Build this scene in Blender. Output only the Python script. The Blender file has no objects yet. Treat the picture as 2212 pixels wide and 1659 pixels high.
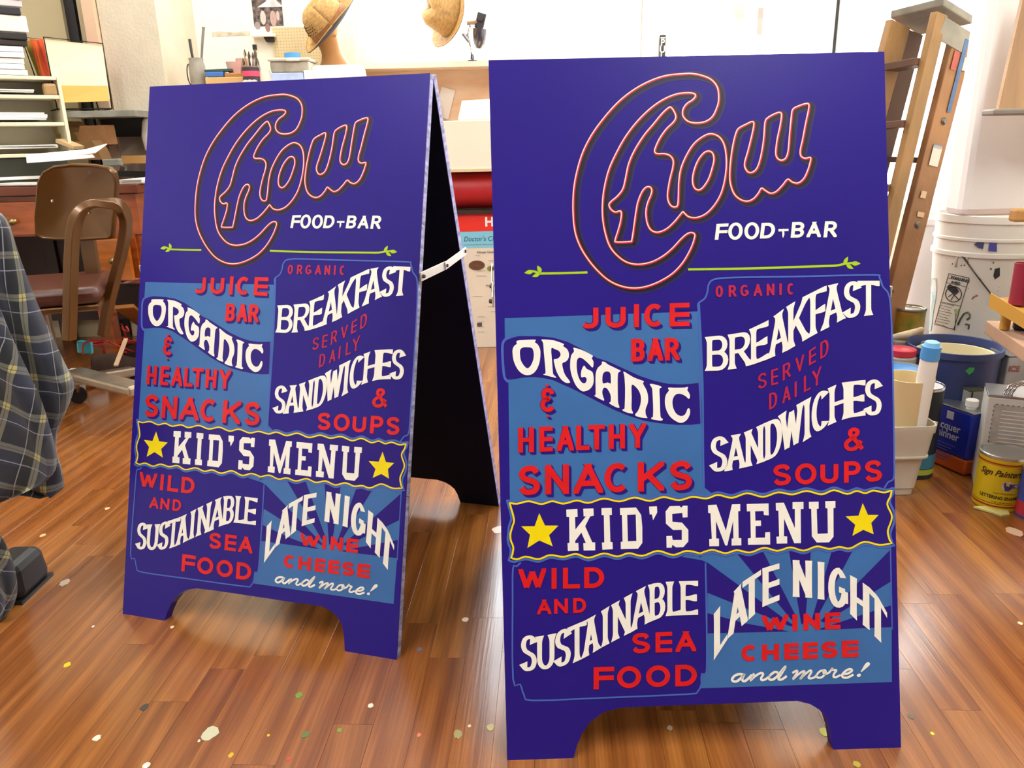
import bpy, bmesh, math, random
from mathutils import Vector, Matrix
from mathutils.geometry import tessellate_polygon
random.seed(7)
S=bpy.context.scene
COL=S.collection
# ------------------------------------------------------------------ camera
IW,IH=2212.0,1659.0
FPX,PITCH,ROLL,CAMH=1692.2,0.30205,-0.02284,0.91116
fwd=Vector((0,math.cos(PITCH),-math.sin(PITCH)))
_r=Vector((1,0,0)); _u=_r.cross(fwd)
cright=_r*math.cos(ROLL)+_u*math.sin(ROLL); cup=-_r*math.sin(ROLL)+_u*math.cos(ROLL)
CAM=Vector((0,0,CAMH))
cd=bpy.data.cameras.new('camera'); co=bpy.data.objects.new('camera',cd); COL.objects.link(co)
cd.sensor_fit='HORIZONTAL'; cd.sensor_width=36.0; cd.lens=36.0*FPX/IW
cd.clip_start=0.05; cd.clip_end=60
m=Matrix((cright,cup,-fwd)).transposed().to_4x4(); m.translation=CAM; co.matrix_world=m
S.camera=co
# ------------------------------------------------------------------ world, lights, exposure
w=bpy.data.worlds.new('sky'); S.world=w; w.use_nodes=True
nt=w.node_tree; nt.nodes.clear()
bg=nt.nodes.new('ShaderNodeBackground'); wo=nt.nodes.new('ShaderNodeOutputWorld')
tc=nt.nodes.new('ShaderNodeTexCoord'); sp=nt.nodes.new('ShaderNodeSeparateXYZ'); rp=nt.nodes.new('ShaderNodeValToRGB')
nt.links.new(tc.outputs['Generated'],sp.inputs[0]); nt.links.new(sp.outputs['Z'],rp.inputs[0]); nt.links.new(rp.outputs[0],bg.inputs[0]); nt.links.new(bg.outputs[0],wo.inputs[0])
rp.color_ramp.elements[0].position=0.0; rp.color_ramp.elements[0].color=(.93,.93,.95,1)
rp.color_ramp.elements[1].position=0.6; rp.color_ramp.elements[1].color=(.90,.95,1,1)
bg.inputs[1].default_value=14
S.view_settings.view_transform='Standard'; S.view_settings.look='None'; S.view_settings.exposure=0.0; S.view_settings.gamma=1.0
S.view_settings.use_curve_mapping=False
S.cycles.use_denoising=True; S.cycles.max_bounces=8; S.cycles.sample_clamp_indirect=6
def area(name,loc,sx,sy,power,col,rot=(0,0,0)):
    l=bpy.data.lights.new(name,'AREA'); l.shape='RECTANGLE'; l.size=sx; l.size_y=sy; l.energy=power; l.color=col
    o=bpy.data.objects.new(name,l); COL.objects.link(o); o.location=loc; o.rotation_euler=rot; return o
# fluorescent ceiling fixtures of the shop, plus an added fill pair at the back
area('fluorescent_and_fill_lamp',(-1.2,0.35,2.93),0.35,2.0,66,(1,1,.97))
area('fluorescent_and_fill_lamp',(1.1,0.35,2.93),0.35,2.0,66,(1,1,.97))
area('fluorescent_and_fill_lamp',(-1.2,3.1,2.93),0.35,1.6,42,(1,.96,.88))  # added fill to brighten the back of the room, no fixture known here
area('fluorescent_and_fill_lamp',(1.1,3.1,2.93),0.35,1.6,42,(1,.96,.88))  # right half of the added back fill
# ------------------------------------------------------------------ helpers
def lin(c):
    if isinstance(c,str):
        c=tuple(int(c[i:i+2],16)/255 for i in (0,2,4))
    return tuple((x/12.92 if x<=.04045 else ((x+.055)/1.055)**2.4) for x in c[:3])+(1.0,)
def at(px,py,Y):
    d=fwd*FPX+cright*(px-IW/2)-cup*(py-IH/2)
    return CAM+d*(Y/d.y)
def floor_at(px,py,z=0.0):
    d=fwd*FPX+cright*(px-IW/2)-cup*(py-IH/2)
    return CAM+d*((z-CAM.z)/d.z)
def mpp(Y,px=1106,py=829):     # metres per pixel at a plane Y
    d=fwd*FPX+cright*(px-IW/2)-cup*(py-IH/2)
    return Y/d.y
MATS={}
def mat(name,col,rough=.5,metal=0.0,var=.0,scale=8.0,bump=0.0,bscale=60.0,col2=None,spec=.5,emit=None,coat=0.0,stretch=None,trans=0.0):
    if name in MATS: return MATS[name]
    m=bpy.data.materials.new(name); m.use_nodes=True; n=m.node_tree; b=n.nodes['Principled BSDF']
    c=lin(col); b.inputs['Base Color'].default_value=c; b.inputs['Roughness'].default_value=rough; b.inputs['Metallic'].default_value=metal
    b.inputs['Specular IOR Level'].default_value=spec; b.inputs['Coat Weight'].default_value=coat; b.inputs['Transmission Weight'].default_value=trans
    if emit: b.inputs['Emission Color'].default_value=c; b.inputs['Emission Strength'].default_value=emit
    if var>0 or col2 or bump>0:
        t=n.nodes.new('ShaderNodeTexCoord'); mp=n.nodes.new('ShaderNodeMapping'); n.links.new(t.outputs['Object'],mp.inputs[0])
        if stretch: mp.inputs['Scale'].default_value=stretch
    if var>0 or col2:
        ns=n.nodes.new('ShaderNodeTexNoise'); ns.inputs['Scale'].default_value=scale; ns.inputs['Detail'].default_value=5
        r=n.nodes.new('ShaderNodeValToRGB'); n.links.new(mp.outputs[0],ns.inputs[0]); n.links.new(ns.outputs[0],r.inputs[0])
        c2=lin(col2) if col2 else tuple(x*(1-var) for x in c[:3])+(1,)
        r.color_ramp.elements[0].position=.35; r.color_ramp.elements[1].position=.65
        r.color_ramp.elements[0].color=c2; r.color_ramp.elements[1].color=c if col2 else tuple(min(1,x*(1+var*.4)) for x in c[:3])+(1,)
        n.links.new(r.outputs[0],b.inputs['Base Color'])
    if bump>0:
        nb=n.nodes.new('ShaderNodeTexNoise'); nb.inputs['Scale'].default_value=bscale; nb.inputs['Detail'].default_value=4
        n.links.new(mp.outputs[0],nb.inputs[0])
        bp=n.nodes.new('ShaderNodeBump'); bp.inputs['Strength'].default_value=bump; bp.inputs['Distance'].default_value=.01
        n.links.new(nb.outputs[0],bp.inputs['Height']); n.links.new(bp.outputs[0],b.inputs['Normal'])
    MATS[name]=m; return m
class MB:
    def __init__(s): s.v=[]; s.f=[]; s.uv=None
    def add(s,vs,fs):
        o=len(s.v); s.v+= [tuple(v) for v in vs]; s.f+=[tuple(i+o for i in f) for f in fs]; return s
    def box(s,c,size,M=None,taper=1.0):
        x,y,z=[k/2 for k in size]; vs=[]
        for sz in (-1,1):
            t=taper if sz>0 else 1.0
            for sx,sy in ((-1,-1),(1,-1),(1,1),(-1,1)): 
                p=Vector((sx*x*t,sy*y*t,sz*z)); 
                if M: p=M@p
                vs.append(p+Vector(c))
        return s.add(vs,[(0,3,2,1),(4,5,6,7),(0,1,5,4),(1,2,6,5),(2,3,7,6),(3,0,4,7)])
    def bar(s,a,b,w,h,up=(0,0,1)):
        a=Vector(a); b=Vector(b); d=(b-a).normalized(); sx=d.cross(Vector(up))
        if sx.length<1e-4: sx=d.cross(Vector((1,0,0)))
        sx.normalize(); su=sx.cross(d)
        vs=[p+sx*(i*w/2)+su*(j*h/2) for p in (a,b) for i,j in ((-1,-1),(1,-1),(1,1),(-1,1))]
        return s.add(vs,[(0,1,2,3),(7,6,5,4),(0,4,5,1),(1,5,6,2),(2,6,7,3),(3,7,4,0)])
    def tube(s,pts,r,n=8,closed=False,cap=True):
        pts=[Vector(p) for p in pts]; L=len(pts); rs=r if isinstance(r,(list,tuple)) else [r]*L
        ref=None; rings=[]
        for i in range(L):
            if closed: d=(pts[(i+1)%L]-pts[i-1])
            else: d=pts[min(i+1,L-1)]-pts[max(i-1,0)]
            if d.length<1e-9: d=Vector((0,0,1))
            d.normalize()
            if ref is None:
                ref=d.orthogonal().normalized()
            ref=(ref-d*ref.dot(d)); ref=ref.normalized() if ref.length>1e-6 else d.orthogonal().normalized()
            b=d.cross(ref)
            rings.append([pts[i]+(ref*math.cos(2*math.pi*k/n)+b*math.sin(2*math.pi*k/n))*rs[i] for k in range(n)])
        vs=[p for g in rings for p in g]; fs=[]
        for i in range(L if closed else L-1):
            j=(i+1)%L
            for k in range(n): fs.append((i*n+k,i*n+(k+1)%n,j*n+(k+1)%n,j*n+k))
        if cap and not closed: fs.append(tuple(range(n))[::-1]); fs.append(tuple((L-1)*n+k for k in range(n)))
        return s.add(vs,fs)
    def lathe(s,prof,c=(0,0,0),n=28,M=None,capb=True,capt=True):
        vs=[];fs=[]
        for r,z in prof:
            for k in range(n):
                a=2*math.pi*k/n; p=Vector((r*math.cos(a),r*math.sin(a),z))
                if M: p=M@p
                vs.append(p+Vector(c))
        L=len(prof)
        for i in range(L-1):
            for k in range(n): fs.append((i*n+k,i*n+(k+1)%n,(i+1)*n+(k+1)%n,(i+1)*n+k))
        if capb: fs.append(tuple(range(n))[::-1])
        if capt: fs.append(tuple((L-1)*n+k for k in range(n)))
        return s.add(vs,fs)
    def prism(s,poly,thick,M):
        # poly in local xy, extruded along +z
        n=len(poly)
        tri=tessellate_polygon([[Vector((x,y,0)) for x,y in poly]])
        vs=[M@Vector((x,y,0)) for x,y in poly]+[M@Vector((x,y,thick)) for x,y in poly]
        fs=[tuple(t) for t in tri]+[tuple(i+n for i in t)[::-1] for t in tri]+[(i,(i+1)%n,(i+1)%n+n,i+n) for i in range(n)]
        return s.add(vs,fs)
    def sheet(s,g):   # grid of points
        r=len(g); c=len(g[0]); vs=[p for row in g for p in row]
        return s.add(vs,[(i*c+j,i*c+j+1,(i+1)*c+j+1,(i+1)*c+j) for i in range(r-1) for j in range(c-1)])
    def build(s,name,material,parent=None,smooth=False,bevel=0,label=None,fix=True,solid=0,subsurf=0):
        me=bpy.data.meshes.new(name); me.from_pydata(s.v,[],s.f); me.update()
        if fix:
            b=bmesh.new(); b.from_mesh(me); bmesh.ops.recalc_face_normals(b,faces=b.faces); b.to_mesh(me); b.free()
        me.materials.append(material)
        if smooth is True: me.polygons.foreach_set('use_smooth',[True]*len(me.polygons))
        elif smooth: 
            me.polygons.foreach_set('use_smooth',[True]*len(me.polygons)); me.set_sharp_from_angle(angle=math.radians(smooth))
        o=bpy.data.objects.new(name,me); COL.objects.link(o)
        if parent: o.parent=parent
        if label: o['label']=label
        if solid: md=o.modifiers.new('s','SOLIDIFY'); md.thickness=solid; md.offset=0
        if bevel: md=o.modifiers.new('b','BEVEL'); md.width=bevel; md.segments=2; md.limit_method='ANGLE'
        if subsurf: md=o.modifiers.new('u','SUBSURF'); md.levels=subsurf; md.render_levels=subsurf
        return o
def tag(o,label,cat,group=None,kind=None):
    o['label']=label; o['category']=cat
    if group: o['group']=group
    if kind: o['kind']=kind
    return o
def thing(name,loc,label,cat,rz=0,group=None):
    o=bpy.data.objects.new(name,None); COL.objects.link(o); o.location=loc; o.rotation_euler=(0,0,rz); o.empty_display_size=.05
    return tag(o,label,cat,group)
def struct(o): o['kind']='structure'; return o
def dup(root,loc=None,label=None,group=None):
    r=root.copy(); COL.objects.link(r)
    if loc is not None: r.location=loc
    if label: r['label']=label
    if group: r['group']=group
    for ch in list(root.children):
        c=ch.copy(); COL.objects.link(c); c.parent=r
        for g in list(ch.children):
            d=g.copy(); COL.objects.link(d); d.parent=c
    return r
def Rz(a): return Matrix.Rotation(a,3,'Z')
def catmull(pts,n=6,closed=False):
    P=[Vector(p) for p in pts]; L=len(P); out=[]
    rng=range(L) if closed else range(L-1)
    for i in rng:
        p0=P[(i-1)%L] if (closed or i>0) else P[0]*2-P[1]
        p1=P[i]; p2=P[(i+1)%L]; p3=P[(i+2)%L] if (closed or i+2<L) else P[-1]*2-P[-2]
        for k in range(n):
            t=k/n
            out.append(.5*((2*p1)+(p2-p0)*t+(2*p0-5*p1+4*p2-p3)*t*t+(3*p1-p0-3*p2+p3)*t**3))
    if not closed: out.append(P[-1])
    return out
# ------------------------------------------------------------------ lettering engine (stroke glyphs in a unit box, bent into a quad)
def arc(cx,cy,rx,ry,a0,a1,n=14):
    return [(cx+rx*math.cos(math.radians(a0+(a1-a0)*i/n)),cy+ry*math.sin(math.radians(a0+(a1-a0)*i/n))) for i in range(n+1)]
def sm(pts,n=5): return [(p.x,p.y) for p in catmull([(x,y,0) for x,y in pts],n)]
GL={
'A':[([(0,0),(.5,1)],1,1),([(1,0),(.5,1)],1,1),([(.2,.3),(.8,.3)],0,0)],
'B':[([(0,0),(0,1)],1,1),([(0,1)]+arc(.55,.76,.4,.24,90,-90,8)+[(0,.52)],0,0),([(0,.52)]+arc(.55,.26,.45,.26,90,-90,8)+[(0,0)],0,0)],
'C':[(arc(.5,.5,.5,.5,48,312,20),1,1)],
'D':[([(0,0),(0,1)],1,1),([(0,1)]+arc(.4,.5,.6,.5,90,-90,14)+[(0,0)],0,0)],
'E':[([(0,0),(0,1)],1,1),([(0,1),(1,1)],0,1),([(0,.5),(.85,.5)],0,1),([(0,0),(1,0)],0,1)],
'F':[([(0,0),(0,1)],1,1),([(0,1),(1,1)],0,1),([(0,.5),(.8,.5)],0,1)],
'G':[(arc(.5,.5,.5,.5,45,345,22),1,0),([(.98,.08),(.98,.46)],0,0),([(1,.45),(.55,.45)],0,0)],
'H':[([(0,0),(0,1)],1,1),([(1,0),(1,1)],1,1),([(0,.5),(1,.5)],0,0)],
'I':[([(.5,0),(.5,1)],1,1)],
'J':[([(1,1),(1,.28)]+arc(.55,.28,.45,.28,0,-90,8)+[(.25,.0),(0,.1)],1,1)],
'K':[([(0,0),(0,1)],1,1),([(0,.36),(1,1)],0,1),([(.36,.58),(1,0)],0,1)],
'L':[([(0,0),(0,1)],1,1),([(0,0),(1,0)],0,1)],
'M':[([(0,0),(0.06,1)],1,1),([(0.06,1),(.5,0.1)],0,0),([(.5,.1),(.94,1)],0,0),([(.94,1),(1,0)],1,1)],
'N':[([(0,0),(0,1)],1,1),([(0,1),(1,0)],0,0),([(1,0),(1,1)],1,1)],
'O':[(arc(.5,.5,.5,.5,90,450,28),0,0)],
'P':[([(0,0),(0,1)],1,1),([(0,1)]+arc(.55,.72,.45,.28,90,-90,8)+[(0,.44)],0,0)],
'R':[([(0,0),(0,1)],1,1),([(0,1)]+arc(.5,.74,.42,.26,90,-90,8)+[(0,.48)],0,0),([(.45,.5),(1,0)],0,1)],
'S':[(sm([(.97,.80),(.8,.96),(.5,1),(.15,.93),(.02,.75),(.17,.59),(.5,.5),(.85,.41),(1,.25),(.85,.06),(.5,0),(.2,.03),(0,.2)]),1,1)],
'T':[([(.5,0),(.5,1)],1,0),([(0,1),(1,1)],1,1)],
'U':[([(0,1),(0,.3)]+arc(.5,.3,.5,.3,180,360,12)+[(1,1)],1,1)],
'V':[([(0,1),(.5,0)],1,1),([(1,1),(.5,0)],1,1)],
'W':[([(0,1),(.25,0)],1,0),([(.25,0),(.5,.95)],0,0),([(.5,.95),(.75,0)],0,0),([(.75,0),(1,1)],0,1)],
'Y':[([(0,1),(.5,.45)],1,0),([(1,1),(.5,.45)],1,0),([(.5,.48),(.5,0)],0,1)],
'&':[(sm([(1.02,0),(.62,.42),(.28,.74),(.3,.93),(.5,1),(.7,.92),(.68,.76),(.4,.57),(.08,.38),(0,.2),(.15,.03),(.42,0),(.7,.13),(.93,.42)]),0,0)],
"'":[([(.5,.8),(.4,1)],1,1)],
'-':[([(0,.5),(1,.5)],0,0)],
}
def seg_clip(poly,W,H):
    def cl(ps,ins,cut):
        out=[]
        for i in range(len(ps)):
            a=ps[i]; b=ps[(i+1)%len(ps)]; ia,ib=ins(a),ins(b)
            if ia: out.append(a)
            if ia!=ib: out.append(cut(a,b))
        return out
    def lx(v,sgn):
        return (lambda p: (p[0]-v)*sgn>=-1e-9),(lambda a,b:(v,a[1]+(b[1]-a[1])*(v-a[0])/((b[0]-a[0]) or 1e-9)))
    def ly(v,sgn):
        return (lambda p: (p[1]-v)*sgn>=-1e-9),(lambda a,b:(a[0]+(b[0]-a[0])*(v-a[1])/((b[1]-a[1]) or 1e-9),v))
    for f in (lx(0,1),lx(W,-1),ly(0,1),ly(H,-1)):
        if len(poly)<3: return []
        poly=cl(poly,*f)
    return poly
def glyph(ch,W,H,wv,wh,flare=0.0,fl=0.0):
    """polygons of one letter inside a box W x H"""
    out=[]
    ins_x,ins_y=wv/2,wh/2
    for si,(pts,e0,e1) in enumerate(GL[ch]):
        P=[Vector((ins_x+x*(W-2*ins_x),ins_y+y*(H-2*ins_y))) for x,y in pts]
        if ch=='I': P=[Vector((W/2,p.y)) for p in P]
        ext=max(wv,wh)
        if e0: P.insert(0,P[0]+(P[0]-P[1]).normalized()*ext)
        if e1: P.append(P[-1]+(P[-1]-P[-2]).normalized()*ext)
        curved=len(pts)>6
        if curved:   # curved strokes: short butt extension only
            if e0: P[0]=P[1]
            if e1: P[-1]=P[-2]
        # resample for flare
        if flare>0 and (e0 or e1):
            Q=[P[0]]
            for a,b in zip(P,P[1:]):
                L=(b-a).length; k=max(1,int(L/(.05*H)))
                for i in range(1,k+1): Q.append(a+(b-a)*i/k)
            P=Q
        R=[P[0]]
        for p in P[1:]:
            if (p-R[-1]).length>1e-5: R.append(p)
        P=R
        cum=[0]
        for a,b in zip(P,P[1:]): cum.append(cum[-1]+(b-a).length)
        T=cum[-1]; wd=[]
        closed=(P[0]-P[-1]).length<1e-4
        nrm=[]
        for i,p in enumerate(P):
            if closed and i in (0,len(P)-1): d=P[1]-P[-2]
            else: d=P[min(i+1,len(P)-1)]-P[max(i-1,0)]
            d.normalize(); nrm.append(Vector((-d.y,d.x)))
            wb=math.sqrt((wv*abs(d.y))**2+(wh*abs(d.x))**2)
            if flare:
                Lf=.19*H
                de=1e9
                if e0: de=min(de,cum[i])
                if e1: de=min(de,T-cum[i])
                if not curved: de-=ext*0.6
                if de<Lf: wb*=1+flare*(1-max(0,de)/Lf)**1.5
            wd.append(wb/2)
        for i in range(len(P)-1):
            q=[P[i]+nrm[i]*wd[i],P[i+1]+nrm[i+1]*wd[i+1],P[i+1]-nrm[i+1]*wd[i+1],P[i]-nrm[i]*wd[i]]
            fx=flare*wv*.5 if flare else 0
            q=[(v.x+fx,v.y) for v in q]
            q=seg_clip(q,W+2*fx,H)
            q=[(x-fx,y) for x,y in q]
            if len(q)>=3: q.append(si*9e-6+(i%2)*1e-6); out.append(q)
    return out
def interp(tab,x):
    if x<=tab[0][0]:
        a,b=tab[0],tab[1]
    elif x>=tab[-1][0]:
        a,b=tab[-2],tab[-1]
    else:
        for a,b in zip(tab,tab[1:]):
            if a[0]<=x<=b[0]: break
    return a[1]+(b[1]-a[1])*(x-a[0])/((b[0]-a[0]) or 1)
# ---- board artwork frame: traced picture coordinates of the right board -> metres on the board
BW,BH=0.61,1.0755
def homography(src,dst):
    n=8; A=[]; 
    for (x,y),(u,v) in zip(src,dst):
        A.append([x,y,1,0,0,0,-u*x,-u*y,u]); A.append([0,0,0,x,y,1,-v*x,-v*y,v])
    for i in range(n):
        p=max(range(i,n),key=lambda r:abs(A[r][i])); A[i],A[p]=A[p],A[i]
        for r in range(n):
            if r!=i:
                f=A[r][i]/A[i][i]
                A[r]=[a-f*b for a,b in zip(A[r],A[i])]
    return [A[i][8]/A[i][i] for i in range(n)]
HM=homography([(1055.5,129),(1911.5,114.5),(1095.5,1643),(1945.5,1614)],[(0,BH),(BW,BH),(0,0),(BW,0)])
def uv(x,y):
    d=HM[6]*x+HM[7]*y+1
    return ((HM[0]*x+HM[1]*y+HM[2])/d,(HM[3]*x+HM[4]*y+HM[5])/d)
CR={1:(1050,100,2.4578),2:(1070,570,3.1894),3:(1500,570,3.1911),4:(1080,1040,2.7196),5:(1500,1040,2.7196),
    6:(1080,730,8.7304),7:(1300,780,10.0545),8:(1080,1060,4.8087),9:(1500,1040,4.9156),10:(1540,470,7.6276),11:(1560,1410,6.5059),
    12:(1110,560,12.289),13:(1780,540,14.747),0:(0,0,1)}
def cp(c,x,y):
    ox,oy,s=CR[c]; return (ox+x/s,oy+y/s)
class Paint:
    """flat paint shapes on the board, all in board metres; one mesh per call of build"""
    def __init__(s): s.mb=MB()
    def poly(s,pts,lay):
        tri=tessellate_polygon([[Vector((x,y,0)) for x,y in pts]])
        s.mb.add([(x,y,lay) for x,y in pts],[tuple(t) for t in tri])
    def polyh(s,outer,holes,lay):
        rings=[outer]+holes; tri=tessellate_polygon([[Vector((x,y,0)) for x,y in r] for r in rings])
        s.mb.add([(x,y,lay) for r in rings for x,y in r],[tuple(t) for t in tri])
    def quadpolys(s,polys,W,H,quad,lay,off=(0,0)):
        tl,tr,br,bl=quad
        for p in polys:
            q=[]; dz_=p[-1]
            for x,y in p[:-1]:
                a=x/W; b=y/H
                px=(bl[0]*(1-a)+br[0]*a)*(1-b)+(tl[0]*(1-a)+tr[0]*a)*b
                py=(bl[1]*(1-a)+br[1]*a)*(1-b)+(tl[1]*(1-a)+tr[1]*a)*b
                u=uv(px,py); q.append((u[0]+off[0],u[1]+off[1],lay+dz_))
            s.mb.add(q,[tuple(range(len(q)))])
    def word(s,c,text,xs,top,bot,wv,wh,lay,flare=0,off=(0,0)):
        """xs: (x0,x1) per letter; top/bot: polylines; stroke widths in crop px"""
        for ch,(x0,x1) in zip(text,xs):
            if ch==' ': continue
            t0,t1,b0,b1=interp(top,x0),interp(top,x1),interp(bot,x0),interp(bot,x1)
            W=x1-x0; H=((b0-t0)+(b1-t1))/2
            pol=glyph(ch,W,H,wv,wh,flare)
            # curve follow: warp each vertex between the two curves
            for p in pol:
                q=[]; dz_=p[-1]
                for x,y in p[:-1]:
                    X=x0+x; b=y/H; Y=interp(bot,X)*(1-b)+interp(top,X)*b
                    u=uv(*cp(c,X,Y)); q.append((u[0]+off[0],u[1]+off[1],lay+dz_))
                s.mb.add(q,[tuple(range(len(q)))])
    def ribbon(s,pts,wd,lay,closed=False,off=(0,0),taper=False):
        """pts in board metres, wd metres"""
        P=[Vector((x,y)) for x,y in pts]; n=len(P); L=[];R=[]
        for i in range(n):
            if closed: d=P[(i+1)%n]-P[i-1]
            else: d=P[min(i+1,n-1)]-P[max(i-1,0)]
            if d.length<1e-9: d=Vector((1,0))
            d.normalize(); k=Vector((-d.y,d.x))
            w_=wd[i] if isinstance(wd,list) else wd
            L.append(P[i]+k*w_/2+Vector(off)); R.append(P[i]-k*w_/2+Vector(off))
        vs=[(v.x,v.y,lay) for v in L]+[(v.x,v.y,lay) for v in R]
        s.mb.add(vs,[(i,(i+1)%n,(i+1)%n+n,i+n) for i in range(n if closed else n-1)])
    def build(s,name,m,parent,label=None):
        me=bpy.data.meshes.new(name); me.from_pydata(s.mb.v,[],s.mb.f); me.update()
        b=bmesh.new(); b.from_mesh(me)
        for f in b.faces:
            if f.normal.z<0: f.normal_flip()
        b.to_mesh(me); b.free(); me.materials.append(m)
        o=bpy.data.objects.new(name,me); COL.objects.link(o); o.parent=parent
        if label: o['label']=label
        return o
def tr(c,pts,smooth=0,closed=False):
    q=[cp(c,*p) for p in pts]
    if smooth: q=[(p.x,p.y) for p in catmull([(x,y,0) for x,y in q],smooth,closed)]
    return [uv(*p) for p in q]
def multi(lst,smooth=0,closed=False):
    q=[cp(c,x,y) for c,x,y in lst]
    if smooth: q=[(p.x,p.y) for p in catmull([(x,y,0) for x,y in q],smooth,closed)]
    return [uv(*p) for p in q]
MPX=0.61/852
# ---- paints
P_NAVY=mat('purple_blue_enamel','271983',.34,var=.10,scale=2.2,bump=.025,bscale=420,spec=.28)
P_NAVYS=mat('dark_purple_enamel','29187c',.36,spec=.28)
P_LBLUE=mat('light_blue_enamel','386cab',.42,var=.08,scale=9)
P_LINE=mat('slate_blue_enamel','4463b8',.42)
P_RED=mat('red_enamel','d8161c',.4,var=.12,scale=25)
P_RED2=mat('thin_red_enamel','b01440',.45,var=.1,scale=40)
P_WHITE=mat('cream_white_enamel','f2f0e6',.42,var=.05,scale=30)
P_YEL=mat('yellow_enamel','f2dc00',.4,var=.06,scale=30)
P_GRN=mat('leaf_green_enamel','a4c81e',.42)
P_GRND=mat('green_edge_enamel','3a4a20',.5)
P_TRED=mat('logo_red_enamel','c81c3c',.38)
P_TWHT=mat('logo_pink_white_enamel','fdd9cf',.38)
P_SH1=mat('logo_shadow_outer','21155e',.42); P_SH2=mat('logo_shadow_mid','1a1040',.42); P_SH3=mat('logo_shadow_core','100a1e',.42)
BLACKISH=mat('black_navy_back_paint','0b0a1c',.75,var=.2,scale=6,spec=.25)
PLY=mat('edge_painted_plywood','a9a7d0',.7,var=.5,scale=90,stretch=(1,1,.35),bump=.3,bscale=150)
STEEL=mat('brushed_steel','b9b9b6',.33,1.0,var=.2,scale=30)
CHROME=mat('chrome','d8d8d8',.16,1.0)
LAY=0.00018
C_OUT=[(1060,150),(960,160),(870,190),(780,240),(700,305),(620,395),(560,480),(515,570),(485,670),(468,770),(465,880),(474,980),(500,1060),(545,1135),(600,1200),(660,1250),(730,1280),(800,1288),(870,1275),(940,1245),(1000,1205),(1050,1150),(1090,1080),(1111,1020),(1109,1000),(1090,994),(1065,1005),(1035,1032),(990,1080),(940,1120),(880,1150),(810,1162),(750,1150),(700,1115),(660,1065),(635,990),(622,910),(622,830),(632,750),(655,660),(690,580),(740,490),(800,410),(870,340),(940,290),(1010,260),(1070,252),(1108,256),(1116,270),(1100,290),(1070,310),(1050,340),(1050,375),(1075,402),(1115,412),(1165,406),(1205,380),(1230,330),(1240,285),(1233,225),(1200,182),(1150,160),(1100,150)]
HO_OUT=[(985,328),(1002,350),(1012,380),(998,408),(960,445),(925,495),(902,545),(900,566),(915,575),(950,575),(980,585),(997,610),(995,650),(980,710),(968,780),(970,822),(985,850),(1005,858),(1021,848),(1025,800),(1028,720),(1040,650),(1070,580),(1110,520),(1160,482),(1200,470),(1240,485),(1265,520),(1277,570),(1280,640),(1270,720),(1250,790),(1215,850),(1170,895),(1120,915),(1080,910),(1056,890),(1048,884),(1030,905),(1000,940),(960,975),(915,992),(880,980),(860,945),(852,890),(860,840),(880,790),(883,763),(870,750),(850,755),(830,780),(810,830),(800,880),(790,950),(778,1030),(768,1041),(696,1043),(689,1032),(705,980),(718,930),(722,890),(714,878),(690,884),(667,870),(656,846),(667,828),(700,800),(730,760),(745,700),(760,630),(790,560),(840,480),(890,420),(940,360),(970,333)]
O_IN=[(1185,562),(1206,572),(1214,605),(1205,650),(1185,710),(1155,755),(1130,768),(1108,753),(1100,715),(1108,665),(1130,610),(1160,572)]
W_OUT=[(1345,442),(1385,420),(1418,406),(1426,422),(1415,480),(1395,560),(1378,620),(1379,650),(1396,674),(1420,674),(1444,650),(1463,590),(1478,500),(1485,412),(1500,386),(1540,364),(1565,358),(1573,374),(1565,430),(1550,500),(1542,570),(1550,600),(1572,612),(1595,600),(1608,560),(1615,480),(1625,380),(1633,342),(1662,325),(1702,312),(1718,317),(1715,350),(1700,420),(1685,500),(1672,560),(1676,590),(1697,602),(1727,599),(1722,632),(1710,670),(1690,710),(1660,733),(1630,728),(1605,713),(1577,745),(1545,777),(1515,787),(1488,773),(1466,760),(1450,785),(1425,814),(1395,828),(1360,822),(1325,795),(1305,750),(1298,700),(1302,620),(1315,530),(1330,470)]
NAV_F='M'
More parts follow.
